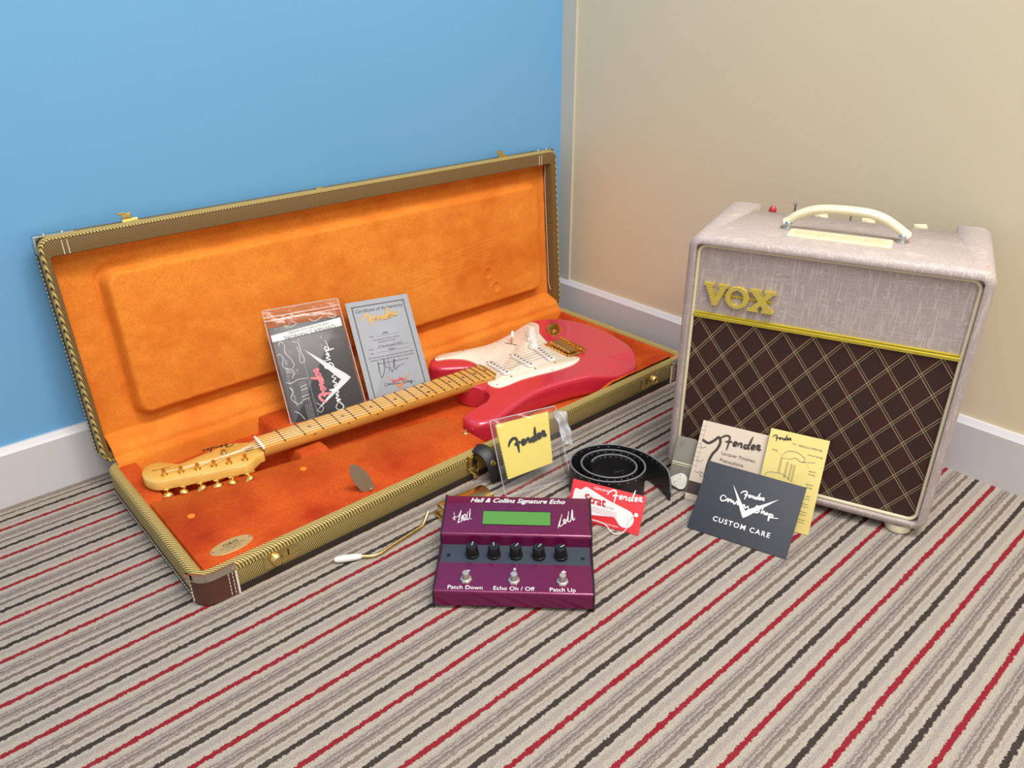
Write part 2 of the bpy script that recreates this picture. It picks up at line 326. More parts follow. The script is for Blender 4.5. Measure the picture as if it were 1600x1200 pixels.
for s in (-1, 1): MB().add(*lathe([(.0022, 0), (.0018, .0010), (0, .0012)], 12)).obj('screw', CHROME, pl).location = (.0665+s*.0265, .043, .0471)
# corner leather, brackets, stitching
def corner_path(side, a, b, off, r=.022):
    # runs along the end face, round the front corner, then along the front
    P = [(-off, a)] + [(r-(r+off)*math.cos(t), r-(r+off)*math.sin(t)) for t in np.linspace(0, math.pi/2, 8)] + [(b, -off)]
    return [(x, y) if side < 0 else (L-x, y) for x, y in P]
def strip_wall(P, z0, z1, t, mat, name, parent, ins=None):
    Q = inset_open(P, t); R = [[(x, y, z0) for x, y in P], [(x, y, z1) for x, y in P], [(x, y, z1) for x, y in Q], [(x, y, z0) for x, y in Q]]
    V = [p for r in R for p in r]; n = len(P); Fc = []
    for i in range(4):
        a, b = i*n, ((i+1) % 4)*n
        for j in range(n-1): Fc.append((a+j, a+j+1, b+j+1, b+j))
    Fc += [(0, n, 2*n, 3*n), (n-1, 2*n-1, 3*n-1, 4*n-1)]
    return mk(name, V, Fc, mat, parent)
def inset_open(P, d):
    out = []; n = len(P)
    for i in range(n):
        a, b = Vector(P[max(i-1, 0)]), Vector(P[min(i+1, n-1)]); t = (b-a).normalized(); out.append((P[i][0]-t.y*d, P[i][1]+t.x*d))
    return out
for sd in (-1, 1):
    cap = strip_wall(corner_path(sd, .024, .050, .0022), .002, .0415, (.003 if sd < 0 else -.003), LEATH, 'corner_leather', case)
    mb = MB()
    for x in (.040, .0455):
        for k in range(6): z = .0045+k*.0062; xx = x if sd < 0 else L-x; mb.add(*rbox(xx-.0005, -.0034, z, xx+.0005, -.0020, z+.0042, .0003))
    for k in range(6): z = .0045+k*.0062; xx = .0034 if sd < 0 else L-.0034; mb.add(*rbox(min(-xx if sd < 0 else xx+L*0, 9)-.0004 if sd < 0 else L+.0022, .019, z, -.0020 if sd < 0 else L+.0034, .020, z+.0042, .0003))
    stuff(mb.obj('stitching', THREAD, cap))
    xe = .0505 if sd < 0 else L-.0505
    MB().add(*tube([(xe, -.0022, .0015), (xe, -.0026, .020), (xe, -.0022, .0400)], .0016, 8)).obj('piping', plain('white_piping', (232, 226, 214), .5), cap)
    br = strip_wall(corner_path(sd, .014, .052, .0030), .0405, .0512, (.004 if sd < 0 else -.004), NICKEL, 'corner_bracket', case)
    for px, py in ((.047, -.0032),): MB().add(*lathe([(.0022, 0), (.0018, .0010), (0, .0014)], 12), T(px if sd < 0 else L-px, py, .0445, 90, 0, 0)).obj('rivet', BRASS, br)
def hardware_plate(name, u, z, knob_du, kind):
    pm = mk(name, *loft([[(x, y, zz) for x, zz in rrect(u-.026, z-.0115, u+.026, z+.0115, .002, 3)] for y in (-.0005, -.0016)]), BRASS, case)
    for su in (-1, 1):
        for sz in (-1, 1): MB().add(*lathe([(.0018, 0), (.0015, .0008), (0, .0011)], 10), T(u+su*.0225, -.0015, z+sz*.0085, 90)).obj('screw', NICKEL, pm)
    MB().add(*lathe([(.0095, 0), (.0095, .003), (.0085, .004), (.0080, .0065), (.0065, .008), (.0035, .0083), (.003, .0068), (0, .0066)], 24), T(u+knob_du, -.0012, z-.001, 90)).obj('lock_barrel', BRASS, pm)
    MB().add(*rbox(u-knob_du*1.1-.001, -.0024, z-.004, u-knob_du*1.1+.001, -.001, z+.006, .0004)).obj('key_slot', INK, pm)
    return pm
hardware_plate('lock_plate', .116, .0285, -.009, 0); hardware_plate('lock_plate', .917, .0290, .010, 0)
lt = mk('draw_latch', *loft([[(x, y, zz) for x, zz in rrect(.4455, .018, .4705, .048, .002, 3)] for y in (-.0005, -.0018)]), BRASS, case)
MB().add(*rbox(.4505, -.0055, .024, .4655, -.0015, .0465, .001)).obj('latch_lever', BRASS, lt)
MB().add(*tube([(.449, -.004, .040), (.449, -.006, .020), (.458, -.007, .012), (.467, -.006, .020), (.467, -.004, .040)], .0013, 8)).obj('latch_loop', BRASS, lt)
MB().add(*lathe([(.006, 0), (.006, .001), (.002, .002)], 14), T(.458, -.008, .012, 90)).obj('latch_pull', BRASS, lt)
# carrying handle hanging on the front
hp = catmull([(.469, .006, .0525), (.473, -.006, .0548), (.475, -.018, .050), (.476, -.028, .040), (.477, -.034, .024), (.480, -.036, .009), (.498, -.037, .0055), (.53, -.037, .0065), (.545, -.034, .024), (.548, -.028, .040), (.552, -.016, .050), (.556, -.004, .0525)], 5, False)
rings = []
for i, p in enumerate(hp):
    t = (Vector(hp[min(i+1, len(hp)-1)])-Vector(hp[max(i-1, 0)])).normalized(); s = Vector((.9, -.1, .25)) if i < 26 or i > 38 else Vector((.1, -.3, .9)); s = (s-t*s.dot(t)).normalized(); nn = t.cross(s); p = Vector(p)
    rings.append([tuple(p+s*a*.0105+nn*b*.0018) for a, b in ((-1, -.6), (-1, .6), (-.8, 1), (.8, 1), (1, .6), (1, -.6), (.8, -1), (-.8, -1))])
hd = mk('handle', *loft(rings), BLACKL, case)
MB().add(*lathe([(.0050, -.002), (.0050, .003), (.0042, .0042), (.0022, .0036), (.0018, .0026), (0, .0024)], 18), T(.4765, -.0295, .0375, 72, 0, 0)).obj('handle_rivet', BRASS, hd)
# lid hardware on the upper edge
for u in (.132, .8904):
    hs = MB().add(*rbox(u-.013, -.002, 0, u+.013, .012, .0022, .0006)).add(*tube([(u-.010, .004, .0035), (u+.012, .004, .0035)], .0024, 8)).add(*rbox(u-.008, .002, .002, u+.006, .0042, .014, .0008), T(-.002, 0, 0)).add(*rbox(u-.016, .001, .012, u-.004, .0045, .0155, .0008))
    hs.V = [LID(x, WL+z, y+.014) for x, y, z in hs.V]; hs.obj('lid_hasp', BRASS, lidp)
hs = MB().add(*rbox(.4495, 0, 0, .4635, .008, .0035, .0008)); hs.V = [LID(x, WL+z, y+.014) for x, y, z in hs.V]; hs.obj('lid_hasp', BRASS, lidp)
for u0, u1 in ((-.003, .052), (L-.052, L+.003)):
    b = MB().add(*rbox(u0, -.002, .000, u1, .014, .0026, .0008)).add(*rbox(u0 if u0 < .1 else u1-.0026, -.002, -.024, u0+.0026 if u0 < .1 else u1, .014, .001, .0008))
    for q in (.3, .75): b.add(*lathe([(.0022, 0), (.0018, .001), (0, .0016)], 10), T(u0+(u1-u0)*q, .009, .0025))
    b.V = [LID(x, WL+z, y+.012) for x, y, z in b.V]; b.obj('corner_bracket', NICKEL, lidp)
st = MB()
for k in range(52):
    t = .012+k*.0067
    if t < .34: st.add(*rbox(-.0022, -.0004, 0, -.0010, .0006, .0042, .0002), Matrix.Translation((0, 0, 0))); n0 = len(st.V)-len(rbox(0, 0, 0, 1, 1, 1, .1)[0]); st.V[n0:] = [LID(x, t+z, .031+y) for x, y, z in st.V[n0:]]
stuff(st.obj('stitching', THREAD, lidp))
st = MB()
for k in range(50):
    v = .018+k*.0068
    if v < .35: st.add(*rbox(-.0022, v, .0088, -.0011, v+.0042, .0098, .0002))
stuff(st.obj('stitching', THREAD, case))
st = MB()
for u in (.030, .037, L-.045, L-.052):
    q = [LID(u, WL-dd, d) for d, dd in ((-.0008, .006), (.0000, .012), (.0006, .020), (.0012, .0270))]; st.add(*tube(q, .0007, 6))
for x in (L-.0178,): st.add(*tube([LID(x, .045, .015), LID(x, .06, .020), LID(x, .30, .021), LID(x, .335, .018), LID(x, .35, .008)], .0009, 6))
stuff(st.obj('inner_stitching', THREAD, lidp))

# ------------------------------------------------------------------ guitar
gyaw = CYAW+math.radians(-5.4); c_, s_ = math.cos(CYAW), math.sin(CYAW)
NX, NY = .20035, .22985
gt = tag(empty('electric_guitar', (CA.x+NX*c_-NY*s_, CA.y+NX*s_+NY*c_, 0), gyaw), 'coral red electric guitar with white pickguard and gold hardware lying in the case', 'guitar')
n = NT('coral_lacquer'); n.color(n.mix(n.noise(3, 2), lin((200, 46, 68)), lin((194, 42, 64)))); n.pset(Roughness=.2, Coat_Weight=1.0, Coat_Roughness=.03); CORAL = n.m
n = NT('maple'); v = n.coord(); g = n.noise(30, 4, n.scale(v, (.18, 3, 1)), .6); n.color(n.mix(g, lin((226, 176, 92)), lin((204, 148, 66)))); n.pset(Roughness=.25, Coat_Weight=.5, Coat_Roughness=.08); MAPLE = n.m
n = NT('pale_maple'); v = n.coord(); g = n.noise(60, 3, n.scale(v, (1, .25, 1)), .6); n.color(n.mix(g, lin((228, 186, 98)), lin((206, 158, 72)))); n.pset(Roughness=.22, Coat_Weight=.5, Coat_Roughness=.06); MAPLEH = n.m
PARCH = plain('parchment_plastic', (240, 230, 212), .3, coat=.3); WPL = plain('white_plastic', (230, 228, 222), .25, coat=.3); STEEL = plain('string_steel', (176, 168, 152), .4, 1.0); DOT = plain('black_dot', (34, 28, 24), .4)
BO = [(.319, -.118), (.320, -.135), (.330, -.150), (.352, -.156), (.385, -.148), (.42, -.135), (.46, -.122), (.50, -.1165), (.55, -.118), (.60, -.126), (.65, -.135), (.692, -.139), (.726, -.130), (.752, -.103), (.772, -.06), (.782, 0), (.781, .045), (.772, .093), (.752, .132), (.722, .158), (.69, .166), (.655, .159), (.61, .143), (.56, .127), (.515, .123), (.47, .130), (.43, .138), (.40, .130), (.384, .112), (.381, .095), (.392, .079), (.415, .065), (.438, .051), (.449, .038), (.444, .026), (.415, .0225), (.392, .020), (.386, 0), (.392, -.020), (.404, -.034), (.411, -.046), (.411, -.058), (.404, -.072), (.385, -.087), (.358, -.094), (.335, -.101), (.323, -.109)]
BP = catmull(BO, 5); ZT, ZB = .064, .0202
Ff = [float(sm(.60, .67, np.array(x))*sm(.775, .73, np.array(x))*sm(-.06, -.11, np.array(y))) for x, y in BP]
RB = [.0095*(1-.82*float(sm(.047, .028, np.array(abs(y)))*sm(.455, .445, np.array(x)))) for x, y in BP]; rings = []
for a in np.linspace(0, 90, 6):
    sa, ca = math.sin(math.radians(a)), math.cos(math.radians(a)); rings.append([(x, y, ZB+r-r*ca) for (x, y), r in zip(inset(BP, [r-r*sa for r in RB]), RB)])
for a in np.linspace(90, 0, 6):
    sa, ca = math.sin(math.radians(a)), math.cos(math.radians(a)); rings.append([(x, y, ZT-.012*f-r+r*ca) for (x, y), f, r in zip(inset(BP, [r-r*sa for r in RB]), Ff, RB)])
for e in (.0005, .0012): rings.append([(x, y, ZT) for x, y in inset(BP, [r+e+.050*f for f, r in zip(Ff, RB)])])
mk('body', *loft(rings), CORAL, gt, angle=60)
PG = catmull([(.403, .113), (.412, .124), (.430, .1275), (.468, .120), (.518, .111), (.557, .115), (.609, .131), (.655, .149), (.674, .154), (.683, .148), (.681, .130), (.657, .097), (.643, .063), (.634, .027), (.626, -.034), (.637, -.043), (.640, -.055), (.628, -.064), (.606, -.070), (.569, -.070), (.526, -.064), (.49, -.061), (.449, -.064), (.432, -.060), (.426, -.044), (.431, -.031), (.450, -.030), (.458, .0), (.457, .032), (.458, .058), (.449, .084), (.427, .103)], 4)
pgo = mk('pickguard', *prism(PG, ZT, ZT+.0021, .0006), PARCH, gt, angle=50)
ZG = ZT+.0021
for x, y in ((.411, .116), (.47, .114), (.553, .108), (.665, .146), (.652, .092), (.634, -.054), (.56, -.066), (.437, -.053)): MB().add(*lathe([(.0019, 0), (.0015, .0008), (0, .001)], 10)).obj('screw', GOLD, pgo).location = (x, y, ZG)
for k, (gx, gy, an) in enumerate(((.479, -.0005, 0), (.5375, -.0005, 0), (.592, -.0035, -9.5))):
    pu = empty('pickup', (0, 0, 0)) if 0 else MB().add(*rbox(-.0088, -.0350, ZG, .0088, .0350, ZG+.0048, .0014, .0086)).obj('pickup', WPL, gt)
    pu.location = (gx, gy, 0); pu.rotation_euler = (0, 0, math.radians(an))
    for i in range(6): MB().add(*lathe([(.0024, 0), (.0024, .0008), (.0, .0010)], 10)).obj('pole_piece', NICKEL if 0 else plain('dark_steel', (96, 92, 90), .35, 1.0), pu).location = (0, -.026+.0104*i, ZG+.0045)
    for s in (-1, 1): MB().add(*lathe([(.0024, 0), (.002, .0012), (0, .0016)], 10)).obj('screw', GOLD, pu).location = (0, s*.0405, ZG)
for x, y in ((.598, .041), (.618, .074), (.634, .0955)):
    kb = MB().add(*lathe([(.0125, .0008), (.0128, .002), (.0118, .0045), (.0088, .0075), (.0080, .0085), (.0074, .0165), (.0066, .0176), (0, .0178)], 26)).obj('knob', WPL, gt); kb.location = (x, y, ZG)
    mb = MB()
    for i in range(10): a = 2*math.pi*i/10; mb.add(*rbox(-.0003, -.0012, 0, .0003, .0012, .0003, .0001), T(.0106*math.cos(a), .0106*math.sin(a), .0056, 0, 38, math.degrees(a)))
    m2 = mb.obj('knob_marks', INKG, kb)
sw = MB().add(*rbox(-.0012, -.014, ZG, .0012, .014, ZG+.0006, .0002)).obj('switch_slot', DOT, gt); sw.location = (.570, .084, 0); sw.rotation_euler = (0, 0, math.radians(28))
lv = MB().add(*tube([(.571, .083, ZG), (.577, .089, ZG+.013)], .0013, 8)).obj('switch_lever', GOLD, gt)
MB().add(*tube([(.5765, .0885, ZG+.012), (.579, .091, ZG+.018), (.5815, .0935, ZG+.0235)], [.0028, .0040, .0020], 12)).obj('switch_tip', WPL, lv)
bz = ZT
brg = MB().add(*rbox(.6225, -.0400, bz, .6680, .0400, bz+.0032, .0012, .004)).obj('bridge_plate', GOLD, gt)
for i in range(6):
    y = -.0265+.0106*i
    sd = MB().add(*rbox(.632, y-.0048, bz+.0045, .6545, y+.0048, bz+.0085, .001)).add(*rbox(.632, y-.0048, bz+.0060, .6385, y+.0048, bz+.0112, .0014)).obj('saddle', GOLD, brg)
    MB().add(*tube([(.6545, y, bz+.0062), (.667, y, bz+.0062)], .0013, 8)).obj('intonation_screw', GOLD, brg)
    MB().add(*lathe([(.0030, 0), (.0026, .0016), (0, .0024)], 12)).obj('pivot_screw', GOLD, brg).location = (.6265, y, bz+.003)
MB().add(*rbox(.6660, -.0400, bz+.002, .6690, .0400, bz+.0105, .001)).obj('bridge_lip', GOLD, brg)
jk = MB(); prof = [(1.0, -.0005), (1.0, .0018), (.93, .0026), (.84, .0020), (.60, .0010), (.30, .0007), (.0, .0006)]
jk.add(*loft([[(.036*r*math.cos(a), .0165*r*math.sin(a), z) for a in np.linspace(0, 2*math.pi, 36, endpoint=False)] for r, z in prof[:-1]]))
jk = jk.obj('jack_plate', GOLD, gt); jk.location = (.694, .092, ZT); jk.rotation_euler = (0, 0, math.radians(50))
MB().add(*lathe([(.0062, 0), (.0062, .002), (.0042, .0024), (.0040, .001), (0, .001)], 16)).obj('jack_socket', GOLD, jk).location = (-.008, 0, .0006)
for s in (-1, 1): MB().add(*lathe([(.0022, 0), (.0018, .0008), (0, .001)], 10)).obj('screw', GOLD, jk).location = (s*.031, 0, .002)
# neck
FT = .073
def half(g): return .0213+(.0283-.0213)*min(1, max(0, g/.45))
rings = []
for g in list(np.linspace(0, .44, 23))+[.448, .454, .4575]:
    h = half(g)*(1 if g < .445 else math.sqrt(max(.02, 1-((g-.445)/.0135)**2))*.35+.65); dp = .0205 if g < .39 else .0215
    sec = [(h*math.cos(a), -dp*math.sin(a)**.8 if math.sin(a) > 1e-6 else 0) for a in np.linspace(0, math.pi, 13)]
    sec = [(x, z-.0052) for x, z in sec] ; top = [(-h, -.0008), (-h*.6, .0), (0, .0004), (h*.6, 0), (h, -.0008)]
    if g > .395: sec = [(h, -.0052), (h, -.012), (h, -.0205), (0, -.0205), (-h, -.0205), (-h, -.012), (-h, -.0052)]; sec = [sec[0]]+[sec[1]]*3+[sec[2]]*2+[sec[3]]+[sec[4]]*2+[sec[5]]*3+[sec[6]]; sec = [(x*(1-1e-4*k), z-1e-5*k) for k, (x, z) in enumerate(sec)]
    rings.append([(g, y, FT+z) for y, z in sec+top])
nk = mk('neck', *loft(rings), MAPLE, gt, angle=50)
SCALE = .643; fg = [SCALE*(1-2**(-i/12)) for i in range(23)]
for i in range(1, 22):
    h = half(fg[i])-.0004; MB().add(*tube([(fg[i], -h, FT-.0002), (fg[i], -h*.5, FT+.0006), (fg[i], h*.5, FT+.0006), (fg[i], h, FT-.0002)], .0010, 6)).obj('fret', plain('fret_wire', (120, 106, 84), .3, 1.0), nk)
dm = MB().add(*lathe([(.0031, 0), (.0031, .0003), (0, .00035)], 14)); dm = dm.obj('inlay_dot', DOT, nk); first = True
for f in (3, 5, 7, 9, 12.1, 12.2, 15, 17, 19, 21):
    fi = int(f); gm = (fg[fi-1]+fg[fi])/2; yy = {12.1: -.0125, 12.2: .0125}.get(f, 0)
    if first: dm.location = (gm, yy, FT+.0003); first = False
    else: copy_part(dm, (gm, yy, FT+(.0003 if yy == 0 else .0001)), nk)
    if f != 12.2: MB().add(*lathe([(.0013, 0), (.0013, .0004), (0, .0005)], 8), T(gm, -half(gm)-.0001, FT-.0036, 90)).obj('side_dot', DOT, nk)
MB().add(*rbox(-.0022, -.0215, FT-.003, .0016, .0215, FT+.0022, .0006)).obj('nut', plain('bone', (236, 230, 216), .4), nk)
HO = catmull([(-.001, .0205), (-.010, .0235), (-.024, .0310), (-.034, .0370), (-.044, .0390), (-.056, .0370), (-.085, .0310), (-.114, .0255), (-.123, .0270), (-.133, .0375), (-.147, .0490), (-.160, .0500), (-.170, .0430), (-.1755, .0280), (-.1750, .0120), (-.170, .0000), (-.163, -.0085), (-.150, -.0130), (-.10, -.0265), (-.052, -.0395), (-.038, -.0425), (-.028, -.0400), (-.020, -.0335), (-.011, -.0265), (-.001, -.0205)], 4)
ZH = .066
hdk = mk('headstock', *prism(HO[::-1], ZH-.0145, ZH, .0010), MAPLEH, nk, angle=50)
posts = [(-.148, .005), (-.125, -.002), (-.102, -.0085), (-.079, -.015), (-.0575, -.0215), (-.034, -.0265)]
for i, (x, y) in enumerate(posts):
    tn = MB().add(*lathe([(.0052, 0), (.0050, .0014), (.0034, .0018), (.0030, .0055), (.0033, .0085), (.0028, .0100), (0, .0103)], 16)).obj('tuner', GOLD, gt); tn.location = (x, y, ZH)
    MB().add(*tube([(0, -.008, -.0190), (-.005, -.024, -.0190)], .0019, 8)).obj('tuner_shaft', GOLD, tn)
    MB().add(*rbox(-.009, -.016, -.0235, .009, .008, -.0145, .002)).obj('tuner_housing', GOLD, tn)
    MB().add(*loft([[(x_, y_, z_) for x_, z_ in [(w*.0088*math.cos(a), w*.0056*math.sin(a)) for a in np.linspace(0, 2*math.pi, 16, endpoint=False)]] for y_, w in ((-.0065, .5), (-.004, .95), (0, 1), (.003, .85), (.0055, .45))]), T(-.006, -.0275, -.0200, 0, 35*math.sin(i*2.1), -8)).obj('tuner_button', GOLD, tn)
MB().add(*lathe([(.0045, 0), (.0045, .002), (.0035, .0025), (.0045, .006), (.0022, .0065), (.0, .0060)], 14)).obj('string_tree', NICKEL, gt).location = (-.055, .012, ZH)
strokes('headstock_logo', FENDER, .045, INK, gt, T(-.033, .0285, ZH+.0003, 0, 0, 171, .050) @ Matrix.Translation((0, -.35, 0)))
text('headstock_lettering', 'Custom Shop', .0045, INK, gt, T(-.148, .026, ZH+.0003, 0, 0, 170), shear=.3)
MB().add(*rbox(-.026, -.003, FT-.0068, -.010, .003, FT-.0062, .0002, .0028)).obj('truss_plug', plain('walnut', (88, 48, 28), .4), hdk)
for i in range(6):
    yn, yb = -.0170+.0068*i, -.0265+.0106*i; px, py = posts[i]
    MB().add(*tube([(px, py, ZH+.0045), (-.0005, yn, FT+.0024), (.3, yn+(yb-yn)*.46, FT+.0036), (.637, yb, bz+.0118), (.660, yb, bz+.004)], .00040-.00004*i, 6)).obj('string', STEEL, gt)
for x, y, rz in ((.3195, -.122, -90), (.7815, 0, 90)):
    MB().add(*lathe([(.0030, -.002), (.0030, .005), (.0040, .008), (.0072, .011), (.0072, .0125), (0, .013)], 16), T(x, y, .040, 90, 0, rz)).obj('strap_button', GOLD, gt)

# ------------------------------------------------------------------ leaning papers
def sheet(name, xy, z, yaw, lean, w, h, mat, label, cat, t=.0012, r=.0004, y0=0, x0=0):
    yw, l = math.radians(yaw), math.radians(lean)
    e1 = Vector((math.cos(yw), math.sin(yw), 0)); e2 = math.cos(l)*Vector((-math.sin(yw), math.cos(yw), 0))+Vector((0, 0, math.sin(l))); nn = e1.cross(e2)
    o = mk(name, *rbox(x0, y0, -t, x0+w, y0+h, 0, min(t*.3, .0004), r), mat)
    o.matrix_world = Matrix(((e1.x, e2.x, nn.x, xy[0]), (e1.y, e2.y, nn.y, xy[1]), (e1.z, e2.z, nn.z, z), (0, 0, 0, 1)))
    return tag(o, label, cat) if label else o
def flat(name, P, mat, parent, z=.0002): return mk(name, [(x, y, z) for x, y in P], [tuple(range(len(P)))], mat, parent, smooth=False)
def lines(name, rows, mat, parent, z=.0003):
    mb = MB()
    for x0, x1, y, hh in rows: mb.add([(x0, y, z), (x1, y, z), (x1, y+hh, z), (x0, y+hh, z)], [(0, 1, 2, 3)])
    return mb.obj(name, mat, parent, smooth=False)
def vlogo(parent, M, mat, mat2, w=.030):
    MB().add(*prism(VLOGO, 0, .00005), M).obj('emblem', mat, parent, smooth=False); strokes('emblem_script', CUSTOM, w, mat2, parent, M @ Matrix.Translation((0, 0, .004)))
DARKC = plain('navy_card', (42, 46, 56), .6, bump=.1, scale=500)
env = sheet('card_envelope', (.2633, .9358), .0008, -30.8, 43.2, .1462, .1102, DARKC, 'dark slate envelope marked custom care, leaning in front of the leaflets', 'envelope', t=.002)
vlogo(env, T(.0734, .0405, .0004, 0, 0, 0, .066), WHITE, WHITE); strokes('logo', FENDER, .06, WHITE, env, T(.0600, .0655, .0010, 0, 0, 0, .036))
text('lettering', 'CUSTOM CARE', .0105, WHITE, env, T(.0745, .0255, .0003), spacing=1.25, bold=.012)
KRAFT = plain('beige_paper', (206, 190, 172), .7, var=.04, scale=15)
bk = sheet('leaflet', (.2747, 1.0118), .0008, -29.2, 60, .1050, .1290, KRAFT, 'beige lacquer finishes booklet leaning on the amplifier grille', 'booklet', t=.003)
strokes('logo', FENDER, .05, plain('brown_ink', (62, 50, 46), .6), bk, T(.0320, .0880, .0004, 0, 0, 2, .066)); BRI = MATS['brown_ink']
MB().add(*ribbon([(.006, .098), (.016, .095), (.024, .101), (.0300, .108), (.034, .101), (.032, .09), (.026, .078), (.023, .06), (.024, .03)], .0042, .0003, taper=False)).obj('drawn_cable', BRI, bk, smooth=False)
text('lettering', 'Lacquer Finishes:', .0078, BRI, bk, T(.0395, .0850, .0003), align='LEFT'); text('lettering', 'Precautions', .0078, BRI, bk, T(.0395, .0738, .0003), align='LEFT'); text('lettering', 'and Care', .0078, BRI, bk, T(.0395, .0640, .0003), align='LEFT')
flat('printed_band', [(.0004, .010), (.1046, .010), (.1046, .0300), (.0004, .0300)], BRI, bk)
lines('drawn_fretboard', [(.0012, .0062, .055+.0072*i, .0006) for i in range(10)]+[(.0064, .0069, .05, .078)], LINE, bk)
sp = MB()
for x, y in ((.009, .088), (.009, .066), (.010, .048)): sp.add(*ribbon([(x-.005, y), (x, y-.003), (x+.006, y+.001)], .0006, .0003)); 
sp.add(*ribbon([(.018+.003*math.cos(a), .044+.003*math.sin(a)) for a in np.linspace(0, 6.3, 12)], .0007, .0003)); sp.obj('drawn_tuners', BRI, bk, smooth=False)
YEL = plain('yellow_paper', (218, 200, 124), .7, var=.03, scale=10)
ys = sheet('instruction_sheet', (.3641, .9543), .0008, -28, 62, .0850, .1446, YEL, 'pale yellow tremolo spring instruction sheet leaning on the amplifier grille', 'leaflet', t=.0012)
strokes('logo', FENDER, .055, INK, ys, T(.0055, .1245, .0004, 0, 0, 6, .028)); text('lettering', 'TREMOLO SPRINGS', .0040, INKG, ys, T(.0605, .1275, .0003)); text('lettering', 'The', .0034, INKG, ys, T(.0375, .1285, .0003))
mb = MB().add(*ribbon(catmull([(.024, .106), (.030, .115), (.044, .117), (.057, .110), (.053, .104), (.044, .108), (.034, .104)], 3), .0007, .0003, 0)).add(*ribbon([(.052, .104), (.072, .108)], .0012, .0003)).add(*ribbon([(.012, .112), (.025, .107)], .0004, .0003)).add(*ribbon([(.055, .106), (.066, .098)], .0004, .0003)).add(*ribbon(catmull([(.006, .070), (.010, .078), (.030, .080), (.042, .074)], 4, False), .0006, .0003, 0)); mb.obj('drawn_lines', INKG, ys, smooth=False)
sp = MB()
for x, y in ((.0245, .080), (.034, .075), (.0405, .073), (.045, .072)):
    for k in range(16): sp.add(*ribbon([(x-.0016, y+k*.0016), (x+.0016, y+.0008+k*.0016)], .0009, .0003))
sp.obj('drawn_springs', INK, ys, smooth=False)
for s, x, y in (('spring', .012, .1135), ('tremolo springs', .070, .1175), ('tension', .071, .094), ('springs', .071, .0895), ('tension', .071, .074), ('springs', .071, .0695)): text('lettering', s, .0034, INKG, ys, T(x, y, .0003))
lines('printed_lines', [(.006, .076-(.01 if i % 3 == 2 else 0), .056-.0040*i, .0007) for i in range(12)], plain('pale_ink', (130, 118, 84), .7), ys)
# certificate
CERT = plain('grey_card', (150, 154, 163), .55, var=.03)
ce = sheet('certificate', (-.2621, 1.2443), .06, 25.7, 52, .1222, .2050, CERT, 'grey certificate of authenticity propped upright behind the guitar neck', 'certificate', t=.0012, y0=-.018)
fr = .0022; x0, x1, y0, y1 = .0095, .1122, -.01, .1775
lines('printed_border', [(x0, x1, y1-fr, fr), (x0, x1, y0, fr)], INKG, ce); lines('printed_border', [(x0, x0+fr, y0, y1-y0), (x1-fr, x1, y0, y1-y0)], INKG, ce)
text('lettering', 'Certificate of Authenticity', .0088, INK, ce, T(.061, .1670, .0003), shear=.25); strokes('logo', FENDER, .075, GOLDI, ce, T(.0245, .1310, .0004, 0, 0, 3, .070))
text('lettering', '2006', .0060, INK, ce, T(.060, .1180, .0003), shear=.4); text('lettering', 'Date', .0040, INKG, ce, T(.033, .1150, .0003)); lines('printed_lines', [(.042, .085, .1135, .0004), (.035, .100, .0905, .0004), (.035, .100, .0825, .0004)], INKG, ce)
text('lettering', 'The instrument described below', .0040, INKG, ce, T(.060, .1075, .0003)); text('lettering', 'bearing serial number', .0040, INKG, ce, T(.060, .1025, .0003))
text('lettering', "57 Stratocaster NOS", .0056, INK, ce, T(.064, .0935, .0003), shear=.4); text('lettering', 'Fiesta', .0056, INK, ce, T(.064, .0855, .0003), shear=.4); text('lettering', 'Model', .0036, INKG, ce, T(.026, .0905, .0003)); text('lettering', 'Color', .0036, INKG, ce, T(.026, .0825, .0003))
text('lettering', "This instrument has been custom built by Fender's finest", .0039, INK, ce, T(.061, .0745, .0003), shear=.2); text('lettering', 'craftsmen utilizing materials and expert workmanship', .0039, INK, ce, T(.061, .0690, .0003), shear=.2); text('lettering', 'Thank you for purchasing Fender USA', .0039, INK, ce, T(.061, .0615, .0003), shear=.2)
strokes('signature', [[(.0, .1), (.06, .5), (.04, -.1), (.2, .12), (.26, .5), (.3, .55), (.28, .25), (.4, .2), (.36, .05)], [(.42, .6), (.46, .05), (.55, .15), (.66, .5), (.6, .1), (.75, .2), (1.0, .25)]], .018, INK, ce, T(.030, .040, .0004, 0, 0, 0, .052))
vlogo(ce, T(.061, .0075, .0004, 0, 0, 0, .044), COPPER, INKG, .03); strokes('logo', FENDER, .07, REDI, ce, T(.049, .0170, .0007, 0, 0, 6, .024))
# manual in its zip bag
n = NT('clear_plastic'); t_ = n.t; out = t_.nodes['Material Output']; tr = n.new('ShaderNodeBsdfTransparent'); gl = n.new('ShaderNodeBsdfGlossy'); df = n.new('ShaderNodeBsdfDiffuse'); mx = n.new('ShaderNodeMixShader'); m2 = n.new('ShaderNodeMixShader'); fz = n.new('ShaderNodeFresnel'); fz.inputs[0].default_value = 1.35
gl.inputs['Roughness'].default_value = .12; df.inputs[0].default_value = (.85, .85, .88, 1); tr.inputs[0].default_value = (.97, .97, .97, 1)
bn = n.new('ShaderNodeBump'); bn.inputs['Strength'].default_value = .5; bn.inputs['Distance'].default_value = .003; t_.links.new(n.noise(38, 3), bn.inputs['Height']); t_.links.new(bn.outputs[0], gl.inputs['Normal'])
mx.inputs[0].default_value = .022; t_.links.new(tr.outputs[0], mx.inputs[1]); t_.links.new(df.outputs[0], mx.inputs[2])
